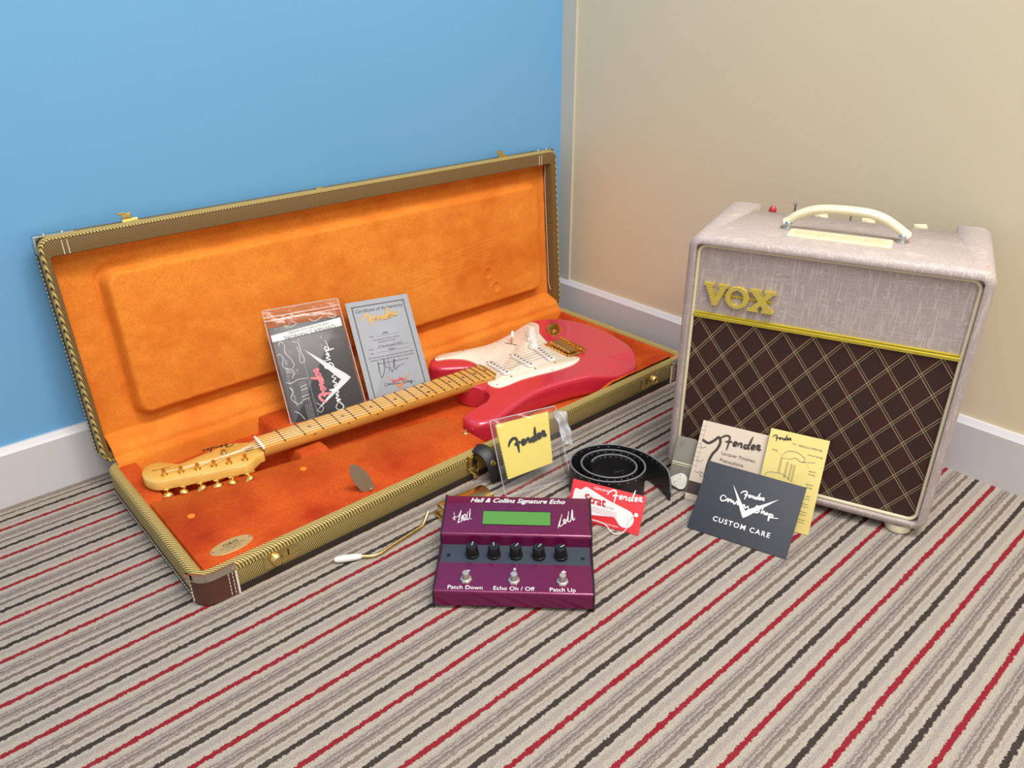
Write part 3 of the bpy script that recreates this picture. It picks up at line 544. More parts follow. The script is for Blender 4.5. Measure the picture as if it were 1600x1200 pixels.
t_.links.new(n.m_('ADD', n.m_('MULTIPLY', fz.outputs[0], .42), .008), m2.inputs[0]); t_.links.new(mx.outputs[0], m2.inputs[1]); t_.links.new(gl.outputs[0], m2.inputs[2]); t_.links.new(m2.outputs[0], out.inputs[0]); PLASTIC = n.m
PSEAL = plain('seal_plastic', (214, 196, 188), .3)
def film(name, w, h, depth, seed, mat, amp=.0012, x0=0, y0=0, both=True):
    r = random.Random(seed); ph = [(r.uniform(20, 70), r.uniform(20, 70), r.uniform(0, 6)) for _ in range(5)]; mb = MB(); N = 26
    for sgn in ((1, -1) if both else (1,)):
        V = []
        for i in range(N+1):
            for j in range(N+1):
                x, y = x0+w*i/N, y0+h*j/N; e = min(i, N-i, j, N-j)/3; e = min(1, e)
                d = sum(math.sin(a*x*2+b*y*2+c) for a, b, c in ph)/5*amp
                V.append((x, y, (depth/2*e+d*e)*sgn if sgn > 0 else -depth/2*e-.0004))
        mb.add(V, [(i*(N+1)+j, (i+1)*(N+1)+j, (i+1)*(N+1)+j+1, i*(N+1)+j+1) for i in range(N) for j in range(N)])
    return mb.obj(name, mat, angle=180)
MANC = plain('black_gloss_card', (22, 22, 30), .35)
mn = sheet('owners_manual', (-.3849, 1.1621), .06, 28.1, 55, .1285, .1770, MANC, "black owner's manual inside a clear zip bag behind the guitar neck", 'booklet', t=.003, x0=.003, y0=-.0075)
flat('printed_band', [(.0035, .1440), (.1310, .1505), (.1310, .1660), (.0035, .1560)], WHITE, mn)
text('lettering', "OWNER'S MANUAL", .0105, INK, mn, T(.071, .1495, .0004, 0, 0, 183.5), spacing=1.05); text('lettering', 'FOR GUITARS AND BASSES', .0058, INK, mn, T(.071, .1575, .0004, 0, 0, 183.5), spacing=1.05)
MB().add(*prism(VLOGO, 0, .00005), T(.1195, .0540, .0004, 0, 0, 90, .108) @ Matrix.Diagonal((1, 1, 1, 1))).obj('emblem', plain('silver_ink', (214, 214, 220), .35), mn, smooth=False)
strokes('emblem_script', CUSTOM, .020, WHITE, mn, T(.1150, .0600, .0007, 0, 0, 92, .098)); strokes('logo', FENDER, .085, PINKI, mn, T(.0830, .0200, .0008, 0, 0, 92, .064))
dr = MB(); wv = .0007
for s in ([(.012, .135), (.016, .142), (.022, .136), (.020, .122), (.026, .110), (.030, .098), (.026, .092)], [(.006, .118), (.010, .121), (.014, .112), (.010, .100), (.016, .092), (.024, .090), (.026, .082), (.020, .074)], [(.036, .1385), (.046, .134), (.047, .118), (.050, .103), (.0455, .097), (.041, .102), (.044, .115), (.042, .128)],
          [(.008, .070), (.016, .066), (.030, .070), (.046, .069)], [(.012, .060), (.016, .050), (.010, .040), (.018, .028), (.028, .030)], [(.030, .050), (.042, .052)], [(.030, .056), (.042, .058)], [(.028, .032), (.042, .034)], [(.028, .038), (.042, .040)], [(.050, .022), (.060, .012), (.054, .004), (.048, .010)], [(.010, .016), (.018, .010), (.024, -.002)], [(.075, .1745), (.085, .168), (.10, .174)], [(.110, .172), (.120, .168), (.126, .173)], [(.03, .171), (.04, .165), (.052, .170), (.046, .174)]): dr.add(*ribbon(s, wv, .0003, taper=False))
for k in range(4): dr.add(*ribbon([(.031+.0032*k, .066), (.031+.0032*k, -.006)], .0004, .0003))
for k in range(7): dr.add(*ribbon([(.029, .022-.004*k), (.043, .022-.004*k)], .0004, .00035))
dr.add(*ribbon([(.0475, .142), (.0475, -.006)], .0005, .0003)); stuff(dr.obj('line_drawing', WHITE, mn, smooth=False))
zb_ = film('zip_bag', .1370, .2120, .009, 3, PLASTIC, y0=-.0095, x0=-.001); zb_.matrix_world = mn.matrix_world.copy(); tag(zb_, "clear zip bag holding the black owner's manual", 'plastic bag')
for y in (.1815, .1880): MB().add(*rbox(-.001, y, .0012, .136, y+.0016, .0024, .0004)).obj('zip_seal', PSEAL, zb_)
# polishing cloth in its bag, leaning on the case handle
YC = plain('yellow_cloth', (228, 208, 108), .85, bump=.3, scale=400, var=.05)
cb = sheet('polishing_cloth', (-.0128, 1.0200), .0008, 25, 62, .09, .09, YC, None, None)
pc = []
def zig(a, b, n_, amp):
    a, b = Vector(a), Vector(b); d = (b-a).normalized(); nn = Vector((d.y, -d.x)); r = []
    for i in range(n_): r += [tuple(a.lerp(b, i/n_)), tuple(a.lerp(b, (i+.5)/n_)+nn*amp)]
    return r
pc = zig((.0125, .0250), (.0945, .0330), 20, .0006)+zig((.0945, .0330), (.1045, .1155), 20, 0.0002)+zig((.1045, .1155), (.0105, .1140), 20, .0020)+zig((.0105, .1140), (.0125, .0250), 20, .0014)
old = cb.matrix_world.copy(); bpy.data.objects.remove(cb); cb = mk('polishing_cloth', *prism(pc, -.003, .0005), YC, smooth=False); cb.matrix_world = old
tag(cb, 'folded yellow polishing cloth with pinked edges and black script logo, bagged', 'cloth')
flat('fold_layer', [(x*.985+.0006, y*.985+.0006) for x, y in pc], YC, cb, -.0042); strokes('logo', FENDER, .075, INK, cb, T(.0250, .0590, .0010, 0, 0, 5, .071))
ms = MB()
for k in range(18): ms.add(*ribbon([(.0108+.00011*k, .108-.0046*k), (.0150+.00011*k, .1075-.0046*k)], .0004, .0009))
stuff(ms.obj('edge_stitching', plain('yellow_thread', (206, 184, 84), .8), cb, smooth=False))
fb = film('cloth_bag', .1200, .1240, .011, 8, PLASTIC, .0042, x0=.001, y0=-.0005); fb.matrix_world = old; tag(fb, 'clear crinkled plastic bag around the yellow polishing cloth', 'plastic bag')
V = []; N = 12
for i in range(N+1):
    for j in range(N+1):
        a, b = i/N, j/N; x = .116+.022*a*(1-.25*abs(b-.75)); y = .060+.056*b-.006*a; V.append((x, y, .004+.004*math.sin(7*a+5*b)+.003*math.sin(13*b-4*a)))
fp = mk('bag_flap', V, [(i*(N+1)+j, (i+1)*(N+1)+j, (i+1)*(N+1)+j+1, i*(N+1)+j+1) for i in range(N) for j in range(N)], None, fb, angle=180)
n = NT('milky_plastic'); n.color(lin((214, 216, 224))); n.pset(Roughness=.25, Alpha=.55); n.bump(n.noise(60, 3), .5, .002); fp.data.materials.append(n.m); MILK = n.m

def seam(parent, x0, y0, w, h):
    q = [(x, y, 0) for x, y in rrect(x0, y0, x0+w, y0+h, .004, 4)]; q.append(q[0]); return MB().add(*tube(q, .0007, 6)).obj('bag_seam', MILK, parent)
seam(fb, .001, -.0005, .12, .124); seam(zb_, -.001, -.0095, .137, .212)
# ------------------------------------------------------------------ strap
spath = []
for p in catmull([(.2500, 1.005), (.2445, 1.026), (.2350, 1.048), (.2180, 1.071), (.1940, 1.090)], 5, False)[:-1]: spath.append((p[0], p[1]))
N = 110
for k in range(N+1):
    a = math.radians(70)+2*math.pi*2.25*k/N; f = 1-.52*(k/N)**.9; spath.append((.156+.0690*f*math.cos(a+.02)+.006*(1-f), 1.040+.0600*f*math.sin(a)-.008*(1-f)))
nS = len(spath); rings = []; EDG = MB(); ST = MB(); Hs = .0480
def sp_frame(i):
    a, b = Vector(spath[max(i-1, 0)]), Vector(spath[min(i+1, nS-1)]); t = (b-a).normalized(); return t, Vector((t.y, -t.x))
def sp_h(i):
    return Hs*(math.sqrt(max(.05, 1-((5-i)/5.3)**2)) if i < 5 else 1)
edge_t, edge_b = [], []
for i in range(nS):
    t, nn = sp_frame(i); h = sp_h(i); zc = h/2+.0006; tl = 0; p = Vector(spath[i])
    def pt(s, o): q = p+nn*(o-s*h/2*math.sin(tl)*0+ (h/2-s*h/2)*math.sin(tl)*.6); return (q.x, q.y, zc+s*h/2*(1-.12*(tl)))
    rings.append([pt(-1, .0013), pt(1, .0013), pt(1, -.0013), pt(-1, -.0013)]); edge_t.append(pt(1, 0)); edge_b.append(pt(-.985, 0))
    if i > 5 and i % 2 == 0:
        for sgn in (1, -1):
            for s in (.86, -.86):
                c0 = Vector(pt(s, .0014*sgn)); t3 = Vector((t.x, t.y, 0)); n3 = Vector((nn.x, nn.y, 0))*sgn
                ST.add([tuple(c0-t3*.0014+n3*.0002-Vector((0, 0, .0003))), tuple(c0+t3*.0014+n3*.0002-Vector((0, 0, .0003))), tuple(c0+t3*.0014+n3*.0002+Vector((0, 0, .0003))), tuple(c0-t3*.0014+n3*.0002+Vector((0, 0, .0003)))], [(0, 1, 2, 3)])
strap = tag(mk('guitar_strap', *loft(rings), BLACKL, angle=50), 'coiled black leather guitar strap with white stitching standing on the carpet', 'strap')
GREYE = plain('grey_edge', (108, 110, 114), .6)
mk('top_edge', *tube(edge_t, .0015, 6), GREYE, strap); mk('bottom_edge', *tube(edge_b, .0013, 6), GREYE, strap); stuff(ST.obj('stitching', THREAD, strap, smooth=False))
MB().add(*lathe([(.0028, 0), (.0028, .0030), (0, .0031)], 12), T(.2460, 1.0200, .020, 90, 0, -68) @ Matrix.Translation((0, 0, -.0016))).obj('button_hole', DOT, strap)
bkl = MB().add(*rbox(-.012, -.0015, .001, .012, .0015, .042, .001), T(.166, 1.026, 0, 0, 8, 35)).add(*rbox(-.010, -.0015, .001, .012, .0015, .036, .001), T(.174, 1.032, 0, 0, -12, -50)).obj('strap_keeper', BLACKL, strap)
MB().add(*tube([(.158, 1.016, .020), (.164, 1.012, .012), (.172, 1.012, .022), (.168, 1.015, .034), (.158, 1.016, .020)], .0016, 8)).obj('buckle', CHROME, strap)
# red hang tag
REDC = plain('red_card', (226, 52, 62), .4, coat=.2)
tg = sheet('hang_tag', (.0817, .9662), .0008, -25.2, 60, .1163, .0593, REDC, 'red and white hang tag on a string leaning against the coiled strap', 'tag', t=.0008)
hs_ = catmull([(.0064, .0455), (.0150, .0455), (.0225, .0515), (.0300, .0500), (.060, .0405), (.090, .0335), (.1000, .0300), (.1050, .0205), (.1020, .0100), (.0940, .0060), (.0850, .0080), (.0780, .0150), (.072, .0172), (.050, .0135), (.030, .0110), (.0045, .0080), (.005, .030)], 4)
flat('printed_headstock', hs_, WHITE, tg); text('lettering', 'Strat', .0175, REDI, tg, T(.0405, .0345, .0004), bold=.03); text('lettering', 'GUITAR', .0045, LINE, tg, T(.0640, .0290, .0004))
text('lettering', 'GENUINE', .0056, WHITE, tg, T(.0470, .0530, .0004)); strokes('logo', FENDER, .045, WHITE, tg, T(.0585, .0350, .0005, 0, 0, 4, .056)); text('lettering', 'Fender Musical Instruments Corporation', .0042, WHITE, tg, T(.0490, .0048, .0004))
lines('printed_lines', [(.028, .078-.0, .0235-.0028*i, .0006) for i in range(3)], PINKI, tg)
flat('eyelet', [(.1070+.0032*math.cos(a), .0290+.0032*math.sin(a)) for a in np.linspace(0, 2*math.pi, 18, endpoint=False)], WHITE, tg, .0006)
MB().add(*tube(catmull([(.1065, .0290, .001), (.1000, .0220, .003), (.0985, .008, .005), (.092, -.002, .010), (.080, -.004, .012), (.066, .004, .007), (.050, .006, .004), (.030, .004, .004)], 6, False), .0007, 6)).obj('string', plain('white_cord', (238, 234, 226), .8), tg)

# ------------------------------------------------------------------ echo pedal
pd = tag(empty('echo_pedal', (-.1054, .7687, 0), math.radians(-2.7)), 'purple metal echo pedal with green display, black knobs and footswitches', 'effects pedal')
PW = .2115
PURP = plain('purple_enamel', (108, 18, 70), .25, .35, var=.03, coat=.35); PBLK = plain('black_side', (26, 22, 26), .35); SLATE = plain('slate_panel', (50, 58, 70), .5)
prof = [(.004, .004), (.0, .006), (.0009, .0255), (.0014, .0275), (.0026, .0287), (.0046, .0292), (.0520, .0335), (.0520, .0310), (.0885, .0345), (.0903, .0480), (.0908, .0506), (.0922, .0522), (.0945, .0529), (.1610, .0655), (.1640, .0640), (.1640, .004)]
mk('chassis', *loft([[(x, y, z) for y, z in prof] for x in (.0022, PW-.0022)]), PURP, pd, angle=48)
side = [(.003, .001), (-.0015, .003), (.0, .0275), (.0025, .0308), (.0520, .0355), (.0875, .0385), (.0895, .0515), (.0920, .0545), (.1615, .0675), (.1655, .0650), (.1655, .001)]
for x0 in (0, PW-.0022): mk('side_plate', *loft([[(x, y, z) for y, z in side] for x in (x0, x0+.0022)]), PBLK, pd, angle=25)
kp = mk('knob_panel', *loft([[(x, .0530, .0312), (x, .0880, .0346), (x, .0880, .0356), (x, .0530, .0322)] for x in (.004, PW-.004)]), SLATE, pd, smooth=False)
ka = math.degrees(math.atan2(.0034, .035))
for i, (x, an) in enumerate(zip((.0465, .0762, .1067, .1380, .1683), (-10, 8, -35, -38, -60))):
    kn = MB().add(*lathe([(.0093, 0), (.0093, .0035), (.0086, .0042)], 28))
    seg = 36
    kn.add(*loft([[(r*(1+(.03 if k % 2 else -.03)*(zz < .0175))*math.cos(2*math.pi*k/seg), r*(1+(.03 if k % 2 else -.03))*math.sin(2*math.pi*k/seg), zz) for k in range(seg)] for r, zz in ((.0084, .004), (.0076, .0165), (.0066, .0180))]))
    kn = kn.obj('knob', plain('knob_black', (22, 22, 24), .3), pd, angle=30); kn.location = (x, .0685, .0338); kn.rotation_euler = (math.radians(ka), 0, math.radians(an))
    MB().add(*rbox(-.0003, 0, .0179, .0003, .0062, .0183, .0001)).add(*lathe([(.0007, .0182), (.0005, .0187)], 8), T(0, .0058, 0)).obj('pointer', WHITE, kn)
for x in (.0139, .1978): MB().add(*lathe([(.0028, 0), (.0024, .001), (0, .0014)], 14), T(x, .0665, .0335)).obj('screw', plain('blued_steel', (70, 78, 90), .3, 1.0), pd)
for x, lab, mk_ in ((.0422, 'Patch Down', '-'), (.1057, 'Echo On / Off', None), (.1696, 'Patch Up', '+')):
    zf = .0305
    fs = MB().add(*lathe([(.0082, 0), (.0082, .0015), (.0074, .0022)], 6)).add(*lathe([(.0070, .002), (.0070, .0034), (.0058, .0038)], 24)).add(*lathe([(.0050, .003), (.0050, .0085), (.0046, .0130), (.0042, .0138), (0, .0140)], 22)).obj('footswitch', plain('satin_nickel', (196, 192, 186), .42, .8), pd, angle=30); fs.location = (x, .0215, zf); fs.rotation_euler = (math.radians(5), 0, 0)
    text('lettering', lab, .0094, WHITE, pd, T(x, .0078, .0297, 5), sx=1.0)
    if mk_: text('lettering', mk_, .012, WHITE, pd, T(x+.002, .0385, .0326, 5), bold=.02)
    else: MB().add(*lathe([(.0022, 0), (.0022, .0010), (.0014, .0022), (0, .0026)], 12)).obj('indicator', plain('lamp_lens', (190, 196, 206), .15), pd).location = (x, .0415, .0325)
ua = math.degrees(math.atan2(.013, .0685))
def upz(y): return .0525+(y-.0925)*.013/.0685
lc = empty('x', (0, 0, 0)); bpy.data.objects.remove(lc)
lc = MB().add(*loft([[(x, y, upz(y)+dz) for x, y in rrect(.0568, .1080, .1537, .1342, .0008, 3)] for dz in (-.001, .0006)])).obj('display_frame', PBLK, pd)
n = NT('lcd_green'); n.color(n.mix(n.noise(3, 1), lin((82, 134, 58)), lin((76, 128, 54)))); n.pset(Roughness=.25, Emission_Color=lin((100, 170, 70)), Emission_Strength=.06); 
mk('display_glass', *loft([[(x, y, upz(y)+dz) for x, y in rrect(.0575, .1085, .1530, .1325, .0005, 2)] for dz in (0, .0009)]), n.m, lc, smooth=False)
text('lettering', 'Hall & Collins Signature Echo', .0118, WHITE, pd, T(.1050, .1535, upz(.1535)+.0003, ua), shear=.35, bold=.012, sx=.98)
SG1 = [[(.05, .75), (.12, .2), (.02, .35), (.3, .45), (.42, .85), (.30, .1), (.26, .0), (.44, .1), (.55, .25), (.5, .5), (.44, .2), (.6, .55), (.68, .5), (.58, .15), (.72, .3), (.76, .75), (.74, .2), (.86, .35), (.88, .95), (.86, .3), (1.0, .25)]]
SG2 = [[(0, -.1), (.02, .05), (.18, .5), (.22, .62), (.12, .3), (.06, .0), (.25, .15), (.32, .35), (.24, .3), (.30, .12), (.46, .55), (.5, .75), (.42, .25), (.54, .3), (.66, .85), (.62, .3), (.72, .4), (.76, .5), (.7, .38), (.84, .45), (.86, .6), (.88, .42), (1.0, .55), (.97, .72), (.86, .8)]]
strokes('signature', SG1, .035, WHITE, pd, T(.0150, .1095, upz(.1095)+.0005, ua, 0, 4, .028)); strokes('signature', SG2, .030, WHITE, pd, T(.1640, .1075, upz(.1075)+.0005, ua, 0, 6, .036))

# ------------------------------------------------------------------ tremolo arm and bridge cover
ta = tag(mk('tremolo_arm', *tube(catmull([(-.2200, .8672, .0050), (-.2150, .8684, .0048), (-.1947, .8737, .0034), (-.170, .902, .0034), (-.1412, .9341, .0036), (-.1350, .945, .006), (-.1300, .960, .014)], 5, False), .0026, 10), GOLD), 'gold bent tremolo arm with white tip lying on the carpet', 'tremolo arm')
MB().add(*tube([(-.2535, .8590, .0060), (-.2500, .8598, .0060), (-.2400, .8622, .0058), (-.2250, .8660, .0054), (-.2170, .8680, .0051)], [.0028, .0045, .0056, .0048, .0036], 14)).obj('arm_tip', WPL, ta)
bc = tag(empty('bridge_cover', (-.098, .945, 0), math.radians(36)), 'gold metal bridge cover lying on the carpet behind the purple pedal', 'cover')
mk('shell', *loft([[(x, y, z) for x, y in rrect(.0+i, .0+i, .088-i, .036-i, .006, 4)] for i, z in ((0, .003), (0, .018), (.0012, .0212), (.004, .0225))]), GOLD, bc, angle=35)
MB().add(*rbox(-.004, -.0005, .0005, .092, .037, .0036, .0006, .002)).obj('flange', GOLD, bc)

# ------------------------------------------------------------------ amplifier
AYAW = math.radians(-28.0); amp = tag(empty('guitar_amplifier', (.2565, 1.0843, 0), AYAW), 'fawn fabric combo guitar amplifier with brown diamond grille standing by the cream wall', 'amplifier')
AW, AT, AB, AD = .3916, .4120, .0120, .232
n = NT('fawn_fabric'); v = n.coord(); a_ = n.noise(55, 2, n.scale(v, (9, 9, .55)), .6); b_ = n.noise(60, 2, n.scale(v, (.6, .6, 9)), .6); f_ = n.noise(700, 1, v); s_n = n.noise(170, 1, v)
fib = n.m_('MAXIMUM', n.ramp(a_, [(.52, (0, 0, 0, 1)), (.72, (1, 1, 1, 1))]), n.m_('MULTIPLY', n.ramp(b_, [(.55, (0, 0, 0, 1)), (.75, (1, 1, 1, 1))]), .7))
fib = n.m_('MAXIMUM', fib, n.m_('MULTIPLY', n.ramp(s_n, [(.62, (0, 0, 0, 1)), (.75, (1, 1, 1, 1))]), .7))
c = n.mix(n.m_('MULTIPLY', f_, .7), lin((182, 168, 164)), lin((146, 131, 127))); c = n.mix(n.m_('MULTIPLY', fib, .6), c, lin((224, 212, 204))); n.color(c); n.pset(Roughness=.5); n.bump(f_, .25, .0008); FAWN = n.m
CRM = plain('cream_plastic', (224, 214, 182), .35, coat=.2)
def aring(ins, y, r=.02): return [(x, y, z) for x, z in rrect(ins, AB+ins, AW-ins, AT-ins, max(r-ins, .003), 8)]
rings = [aring(.004, AD), aring(0, AD-.005)]+[aring(.011*(1-math.cos(a)), .011*(1-math.sin(a))) for a in np.linspace(0, math.pi/2, 6)]+[aring(.0125, .0005), aring(.013, .003), aring(.013, .013)]
cab = mk('cabinet', *loft(rings), FAWN, amp, angle=50)
cut = mk('cut', *rbox(.055, .180, .384, .343, .30, .50, .001), None, amp)
bo = cab.modifiers.new('b', 'BOOLEAN'); bo.operation = 'DIFFERENCE'; bo.object = cut; bo.solver = 'EXACT'
dg = _dg(); dg.update(); me = bpy.data.meshes.new_from_object(cab.evaluated_get(dg)); cab.modifiers.clear(); cab.data = me; cab.data.materials.clear(); cab.data.materials.append(FAWN); bpy.data.objects.remove(cut)
fp = mk('front_panel', *loft([[(x, y, z) for x, z in rrect(.0135, .286, AW-.0135, AT-.0135, .004, 2)] for y in (.0125, .0105)]), FAWN, amp, smooth=False)
n = NT('diamond_grille'); x, y, z = n.xyz(); pu, pz = .0412, .0545
def dia(sgn, off):
    s = n.m_('ADD', n.m_('DIVIDE', n.m_('SUBTRACT', x, .1914), pu), n.m_('MULTIPLY', n.m_('DIVIDE', n.m_('SUBTRACT', z, .2282), pz), sgn)); fr = n.m_('FRACT', n.m_('ADD', s, .5+off)); d = n.m_('ABSOLUTE', n.m_('SUBTRACT', fr, .5)); return n.m_('LESS_THAN', d, .0095)
g1 = n.m_('MAXIMUM', dia(1, .052), dia(-1, .052)); g2 = n.m_('MAXIMUM', dia(1, -.052), dia(-1, -.052))
wv_ = n.m_('ABSOLUTE', n.m_('SUBTRACT', n.m_('FRACT', n.m_('MULTIPLY', n.m_('ADD', n.m_('MULTIPLY', x, .28), z), 330)), .5)); c = n.mix(n.m_('MULTIPLY', wv_, 1.7), lin((38, 16, 13)), lin((78, 36, 29)))
def cell(sgn):
    q = n.m_('ADD', n.m_('DIVIDE', n.m_('SUBTRACT', x, .1914), pu), n.m_('MULTIPLY', n.m_('DIVIDE', n.m_('SUBTRACT', z, .2282), pz), sgn)); return n.m_('FLOOR', q)
par = n.m_('MODULO', n.m_('ABSOLUTE', n.m_('ADD', cell(1), cell(-1))), 2); c = n.mix(n.m_('MULTIPLY', par, .35), c, lin((36, 22, 18)))
c = n.mix(g1, c, lin((214, 176, 138))); c = n.mix(g2, c, lin((150, 160, 112))); n.color(c); n.pset(Roughness=.7); n.bump(wv_, .4, .0006)
mk('grille_cloth', *loft([[(x_, y_, z_) for x_, z_ in rrect(.0135, AB+.0135, AW-.0135, .2865, .004, 2)] for y_ in (.0125, .0112)]), n.m, amp, smooth=False)
pp = [(x_, .0085, z_) for x_, z_ in rrect(.0155, AB+.0155, AW-.0155, AT-.0155, .012, 8)]; V = []; ns = len(pp)
rings = []
for i in range(ns):
    a, b, c0 = Vector(pp[i-1]), Vector(pp[i]), Vector(pp[(i+1) % ns]); t = (c0-a).normalized(); o_ = t.cross(Vector((0, 1, 0))); rings.append([tuple(b+.0026*(math.cos(q)*o_+math.sin(q)*Vector((0, 1, 0)))) for q in np.linspace(0, 2*math.pi, 8, endpoint=False)])
mk('piping', *loft(rings, loop=True), CRM, amp)
GOLDP = plain('gold_strip', (204, 186, 66), .25, .45)
mk('gold_strip', *loft([[(x_, .0105, .2850), (x_, .0065, .2856), (x_, .0062, .2900), (x_, .0080, .2912), (x_, .0065, .2935), (x_, .0105, .2945)] for x_ in (.0150, AW-.0150)]), GOLDP, amp, smooth=False)
n = NT('gold_badge'); x, y, z = n.xyz(); w_ = n.m_('ABSOLUTE', n.m_('SUBTRACT', n.m_('FRACT', n.m_('MULTIPLY', z, 420)), .5)); n.color(n.mix(w_, lin((196, 170, 62)), lin((244, 228, 132)))); n.pset(Roughness=.25, Metallic=.3); n.bump(w_, .9, .0012); BADGE = n.m
bd = MB().add(*rbox(.040, .0085, .3235, .128, .0108, .3275, .0006)).obj('badge_bar', GOLDP, amp)
VV = [(0, 1), (.42, 1), (.42, .88), (.345, .88), (.5, .40), (.65, .88), (.58, .88), (.58, 1), (1, 1), (1, .88), (.92, .88), (.60, 0), (.42, 0), (.08, .88), (0, .88)]
XX = [(0, 1), (.45, 1), (.45, .88), (.40, .88), (.53, .68), (.64, .88), (.58, .88), (.58, 1), (1, 1), (1, .88), (.92, .88), (.65, .53), (.94, .12), (1, .12), (1, 0), (.55, 0), (.55, .12), (.62, .12), (.50, .33), (.36, .12), (.42, .12), (.42, 0), (0, 0), (0, .12), (.08, .12), (.37, .50), (.08, .88), (0, .88)]
OO = [(.5+.5*math.cos(a), .5+.5*math.sin(a)) for a in np.linspace(0, 2*math.pi, 36, endpoint=False)]; OI = [(.5+.27*math.cos(a), .5+.34*math.sin(a)) for a in np.linspace(0, 2*math.pi, 36, endpoint=False)]
def letter(P, u0, w, hole=None):
    f = lambda q, y_: (u0+q[0]*w, y_, .3085+q[1]*.0335)
    if hole: r_ = [[f(q, .0105) for q in P], [f(q, .0052) for q in P], [f(q, .0040) for q in [(.5+(a-.5)*.96, .5+(b-.5)*.96) for a, b in P]], [f(q, .0040) for q in hole], [f(q, .0105) for q in hole]]; d_ = loft(r_, loop=True)
    else: d_ = loft([[f(q, .0105) for q in P], [f(q, .0040) for q in P]])
    return mk('badge_letter', *d_, BADGE, amp, smooth=False)
letter(VV, .0290, .0360); letter(OO, .0610, .0350, OI); letter(XX, .0950, .0370)
# handle, vent, controls, feet
hpth = catmull([(.1130, .098, .4185), (.1210, .098, .4230), (.1330, .0975, .4330), (.1550, .097, .4425), (.1850, .0965, .4460), (.2250, .0965, .4455), (.2480, .096, .4395), (.2650, .096, .4300), (.2750, .0955, .4235), (.2830, .095, .4185)], 5, False)
rings = []
for i, p in enumerate(hpth):
    t = (Vector(hpth[min(i+1, len(hpth)-1)])-Vector(hpth[max(i-1, 0)])).normalized(); e = min(i, len(hpth)-1-i); wd_ = .0100+.0032*max(0, 1-e/8); th_ = .0064; yv = Vector((0, 1, 0)); nn = t.cross(yv)
    sc_ = 1 if e > 1 else .6+.2*e
    rings.append([tuple(Vector(p)+(yv*wd_*math.cos(q)+nn*th_*math.sin(q))*sc_) for q in np.linspace(0, 2*math.pi, 14, endpoint=False)])
ahd = mk('handle', *loft(rings), CRM, amp)
for u, v in ((.1215, .0935), (.2745, .0910)):
    MB().add(*lathe([(.0065, 0), (.0065, .002), (.0045, .0035), (.0040, .0065), (.0055, .0075), (.0055, .0100), (.0040, .0118), (0, .0122)], 18), T(u, v-.004, AT)).obj('handle_stud', CHROME, ahd)
vp = mk('vent_frame', *loft([[(x_, y_, z_) for x_, y_ in rrect(.1265+i, .0475+i, .2640-i, .0895-i, .003, 3)] for i, z_ in ((0, AT-.001), (0, AT+.0018), (.0012, AT+.0026), (.0065, AT+.0026), (.0068, AT+.0012))]), CRM, amp, angle=30)
SLT = plain('vent_mesh', (206, 194, 158), .5)
for k in range(4):
    xa = .1345+.0306*k; MB().add(*rbox(xa, .0560, AT+.0008, xa+.0286, .0810, AT+.0019, .0003)).obj('vent_panel', SLT, vp)
cpn = MB().add(*rbox(.056, .181, .383, .342, .228, .386, .0006)).obj('control_panel', plain('maroon_panel', (66, 26, 30), .4), amp)
lmp = MB().add(*lathe([(.0075, .386), (.0075, .405), (.006, .408)], 18)).obj('pilot_lamp', CHROME, cpn); lmp.location = (.0800, .1935, 0)
n = NT('ruby_glass'); n.color(n.mix(n.noise(30, 1), lin((190, 16, 36)), lin((150, 8, 24)))); n.pset(Roughness=.15, Coat_Weight=1.0); MB().add(*lathe([(.0062, .405), (.0064, .412), (.0050, .4165), (.0025, .4185), (0, .419)], 16)).obj('jewel', n.m, lmp)
for u, v, zt in ((.1110, .2130, .4235), (.1960, .200, .4205)): MB().add(*lathe([(.004, .386), (.004, .400), (.0018, .402), (.0016, zt-.006), (.0030, zt-.003), (.0022, zt), (0, zt)], 12)).obj('toggle', CHROME, cpn).location = (u, v, 0)
for u in (.1560, .2240, .2960):
    kb = MB().add(*lathe([(.011, .386), (.011, .396), (.0085, .400), (.0075, .4095), (0, .4100)], 20)).add(*rbox(-.013, -.003, .402, .006, .003, .4130, .0014)).obj('pointer_knob', CRM, cpn); kb.location = (u, .203, 0); kb.rotation_euler = (0, 0, math.radians(-20+160*u))
for k, (u, v) in enumerate(((.035, .021), (AW-.035, .021), (.035, AD-.04), (AW-.035, AD-.04))): MB().add(*lathe([(.016, .0), (.0185, .0015), (.0190, .0100), (.0175, .0128), (0, .0128)], 20)).obj('foot', CRM, amp).location = (u, v, 0)
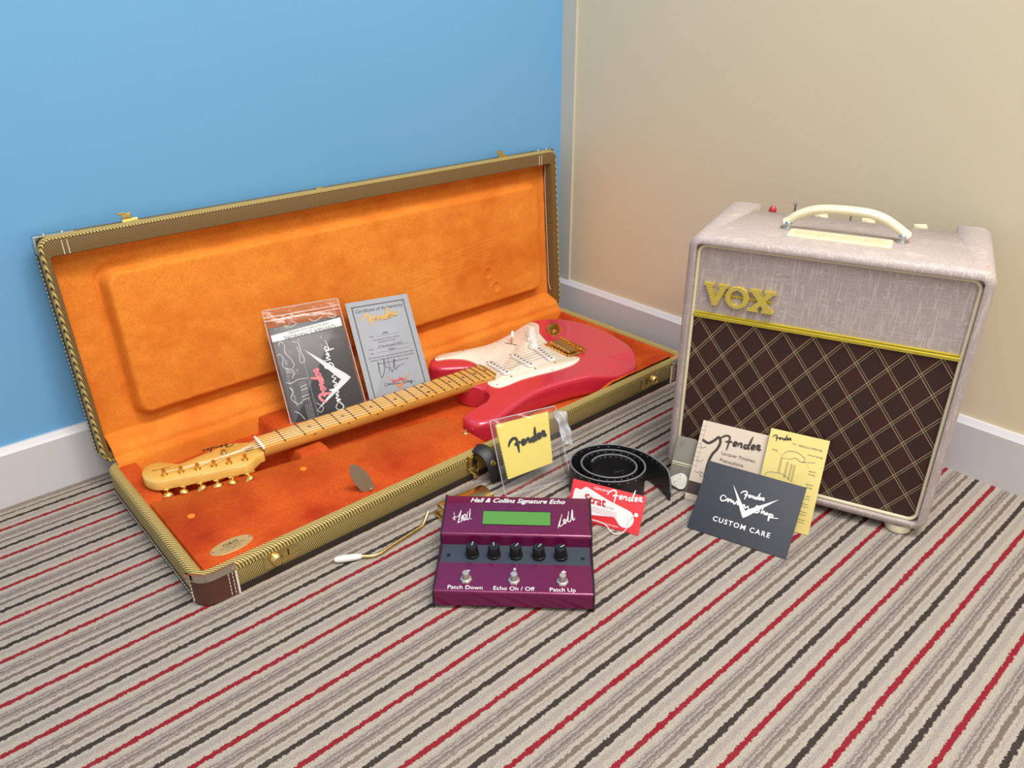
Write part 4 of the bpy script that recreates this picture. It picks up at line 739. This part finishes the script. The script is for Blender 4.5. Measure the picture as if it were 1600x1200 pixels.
# white seam lines on the top covering
MB().add(*rbox(.012, .0258, AT-.0004, AW-.012, .0264, AT+.0002, .0001)).obj('seam', plain('seam', (196, 182, 158), .6), amp)
# ------------------------------------------------------------------ little pouch and pick
n = NT('smoky_plastic'); n.color(n.mix(n.noise(8, 2), lin((132, 128, 116)), lin((150, 146, 132)))); n.pset(Roughness=.25, Alpha=.80); 
po = sheet('pick_pouch', (.2525, 1.0460), .0006, -28.1, 64, .0365, .0860, n.m, 'small grey see-through pouch leaning on the lower corner of the amplifier', 'pouch', t=.0016, r=.007)
strokes('printed_triangle', [[(.005, .080), (.0145, .080)], [(.0145, .080), (.0098, .070)], [(.0098, .070), (.005, .080)], [(.0075, .0785), (.0098, .0735), (.012, .0785)]], .0005, INKG, po, T(0, 0, .0004))
MB().add(*rbox(.0008, .0415, 0, .0357, .0440, .0010, .0003)).add(*rbox(.0008, .0385, 0, .0357, .0398, .0008, .0003)).obj('pouch_seal', plain('pouch_cream', (206, 198, 172), .4), po)
n = NT('pearl'); c = n.ramp(n.noise(190, 3), [(.3, lin((176, 178, 172))), (.5, lin((236, 234, 226))), (.7, lin((214, 206, 186)))]); n.color(c); n.pset(Roughness=.2, Coat_Weight=.6)
pk = mk('guitar_pick', *prism(catmull([(-.0150, -.0050), (-.0155, .0005), (-.0120, .0055), (-.002, .0130), (.004, .0145), (.0105, .0115), (.0135, .004), (.0120, -.0070), (.0060, -.0115), (-.002, -.0105)], 4), 0, .0016, .0005), n.m)
yw, l = math.radians(-28.1), math.radians(64); e1 = Vector((math.cos(yw), math.sin(yw), 0)); e2 = math.cos(l)*Vector((-math.sin(yw), math.cos(yw), 0))+Vector((0, 0, math.sin(l))); nn = e1.cross(e2); pw = Vector((.2700, 1.0395, .0140))
pk.matrix_world = Matrix(((e1.x, e2.x, nn.x, pw.x), (e1.y, e2.y, nn.y, pw.y), (e1.z, e2.z, nn.z, pw.z), (0, 0, 0, 1)))
tag(pk, 'white pearloid guitar pick propped against the small grey pouch', 'pick')
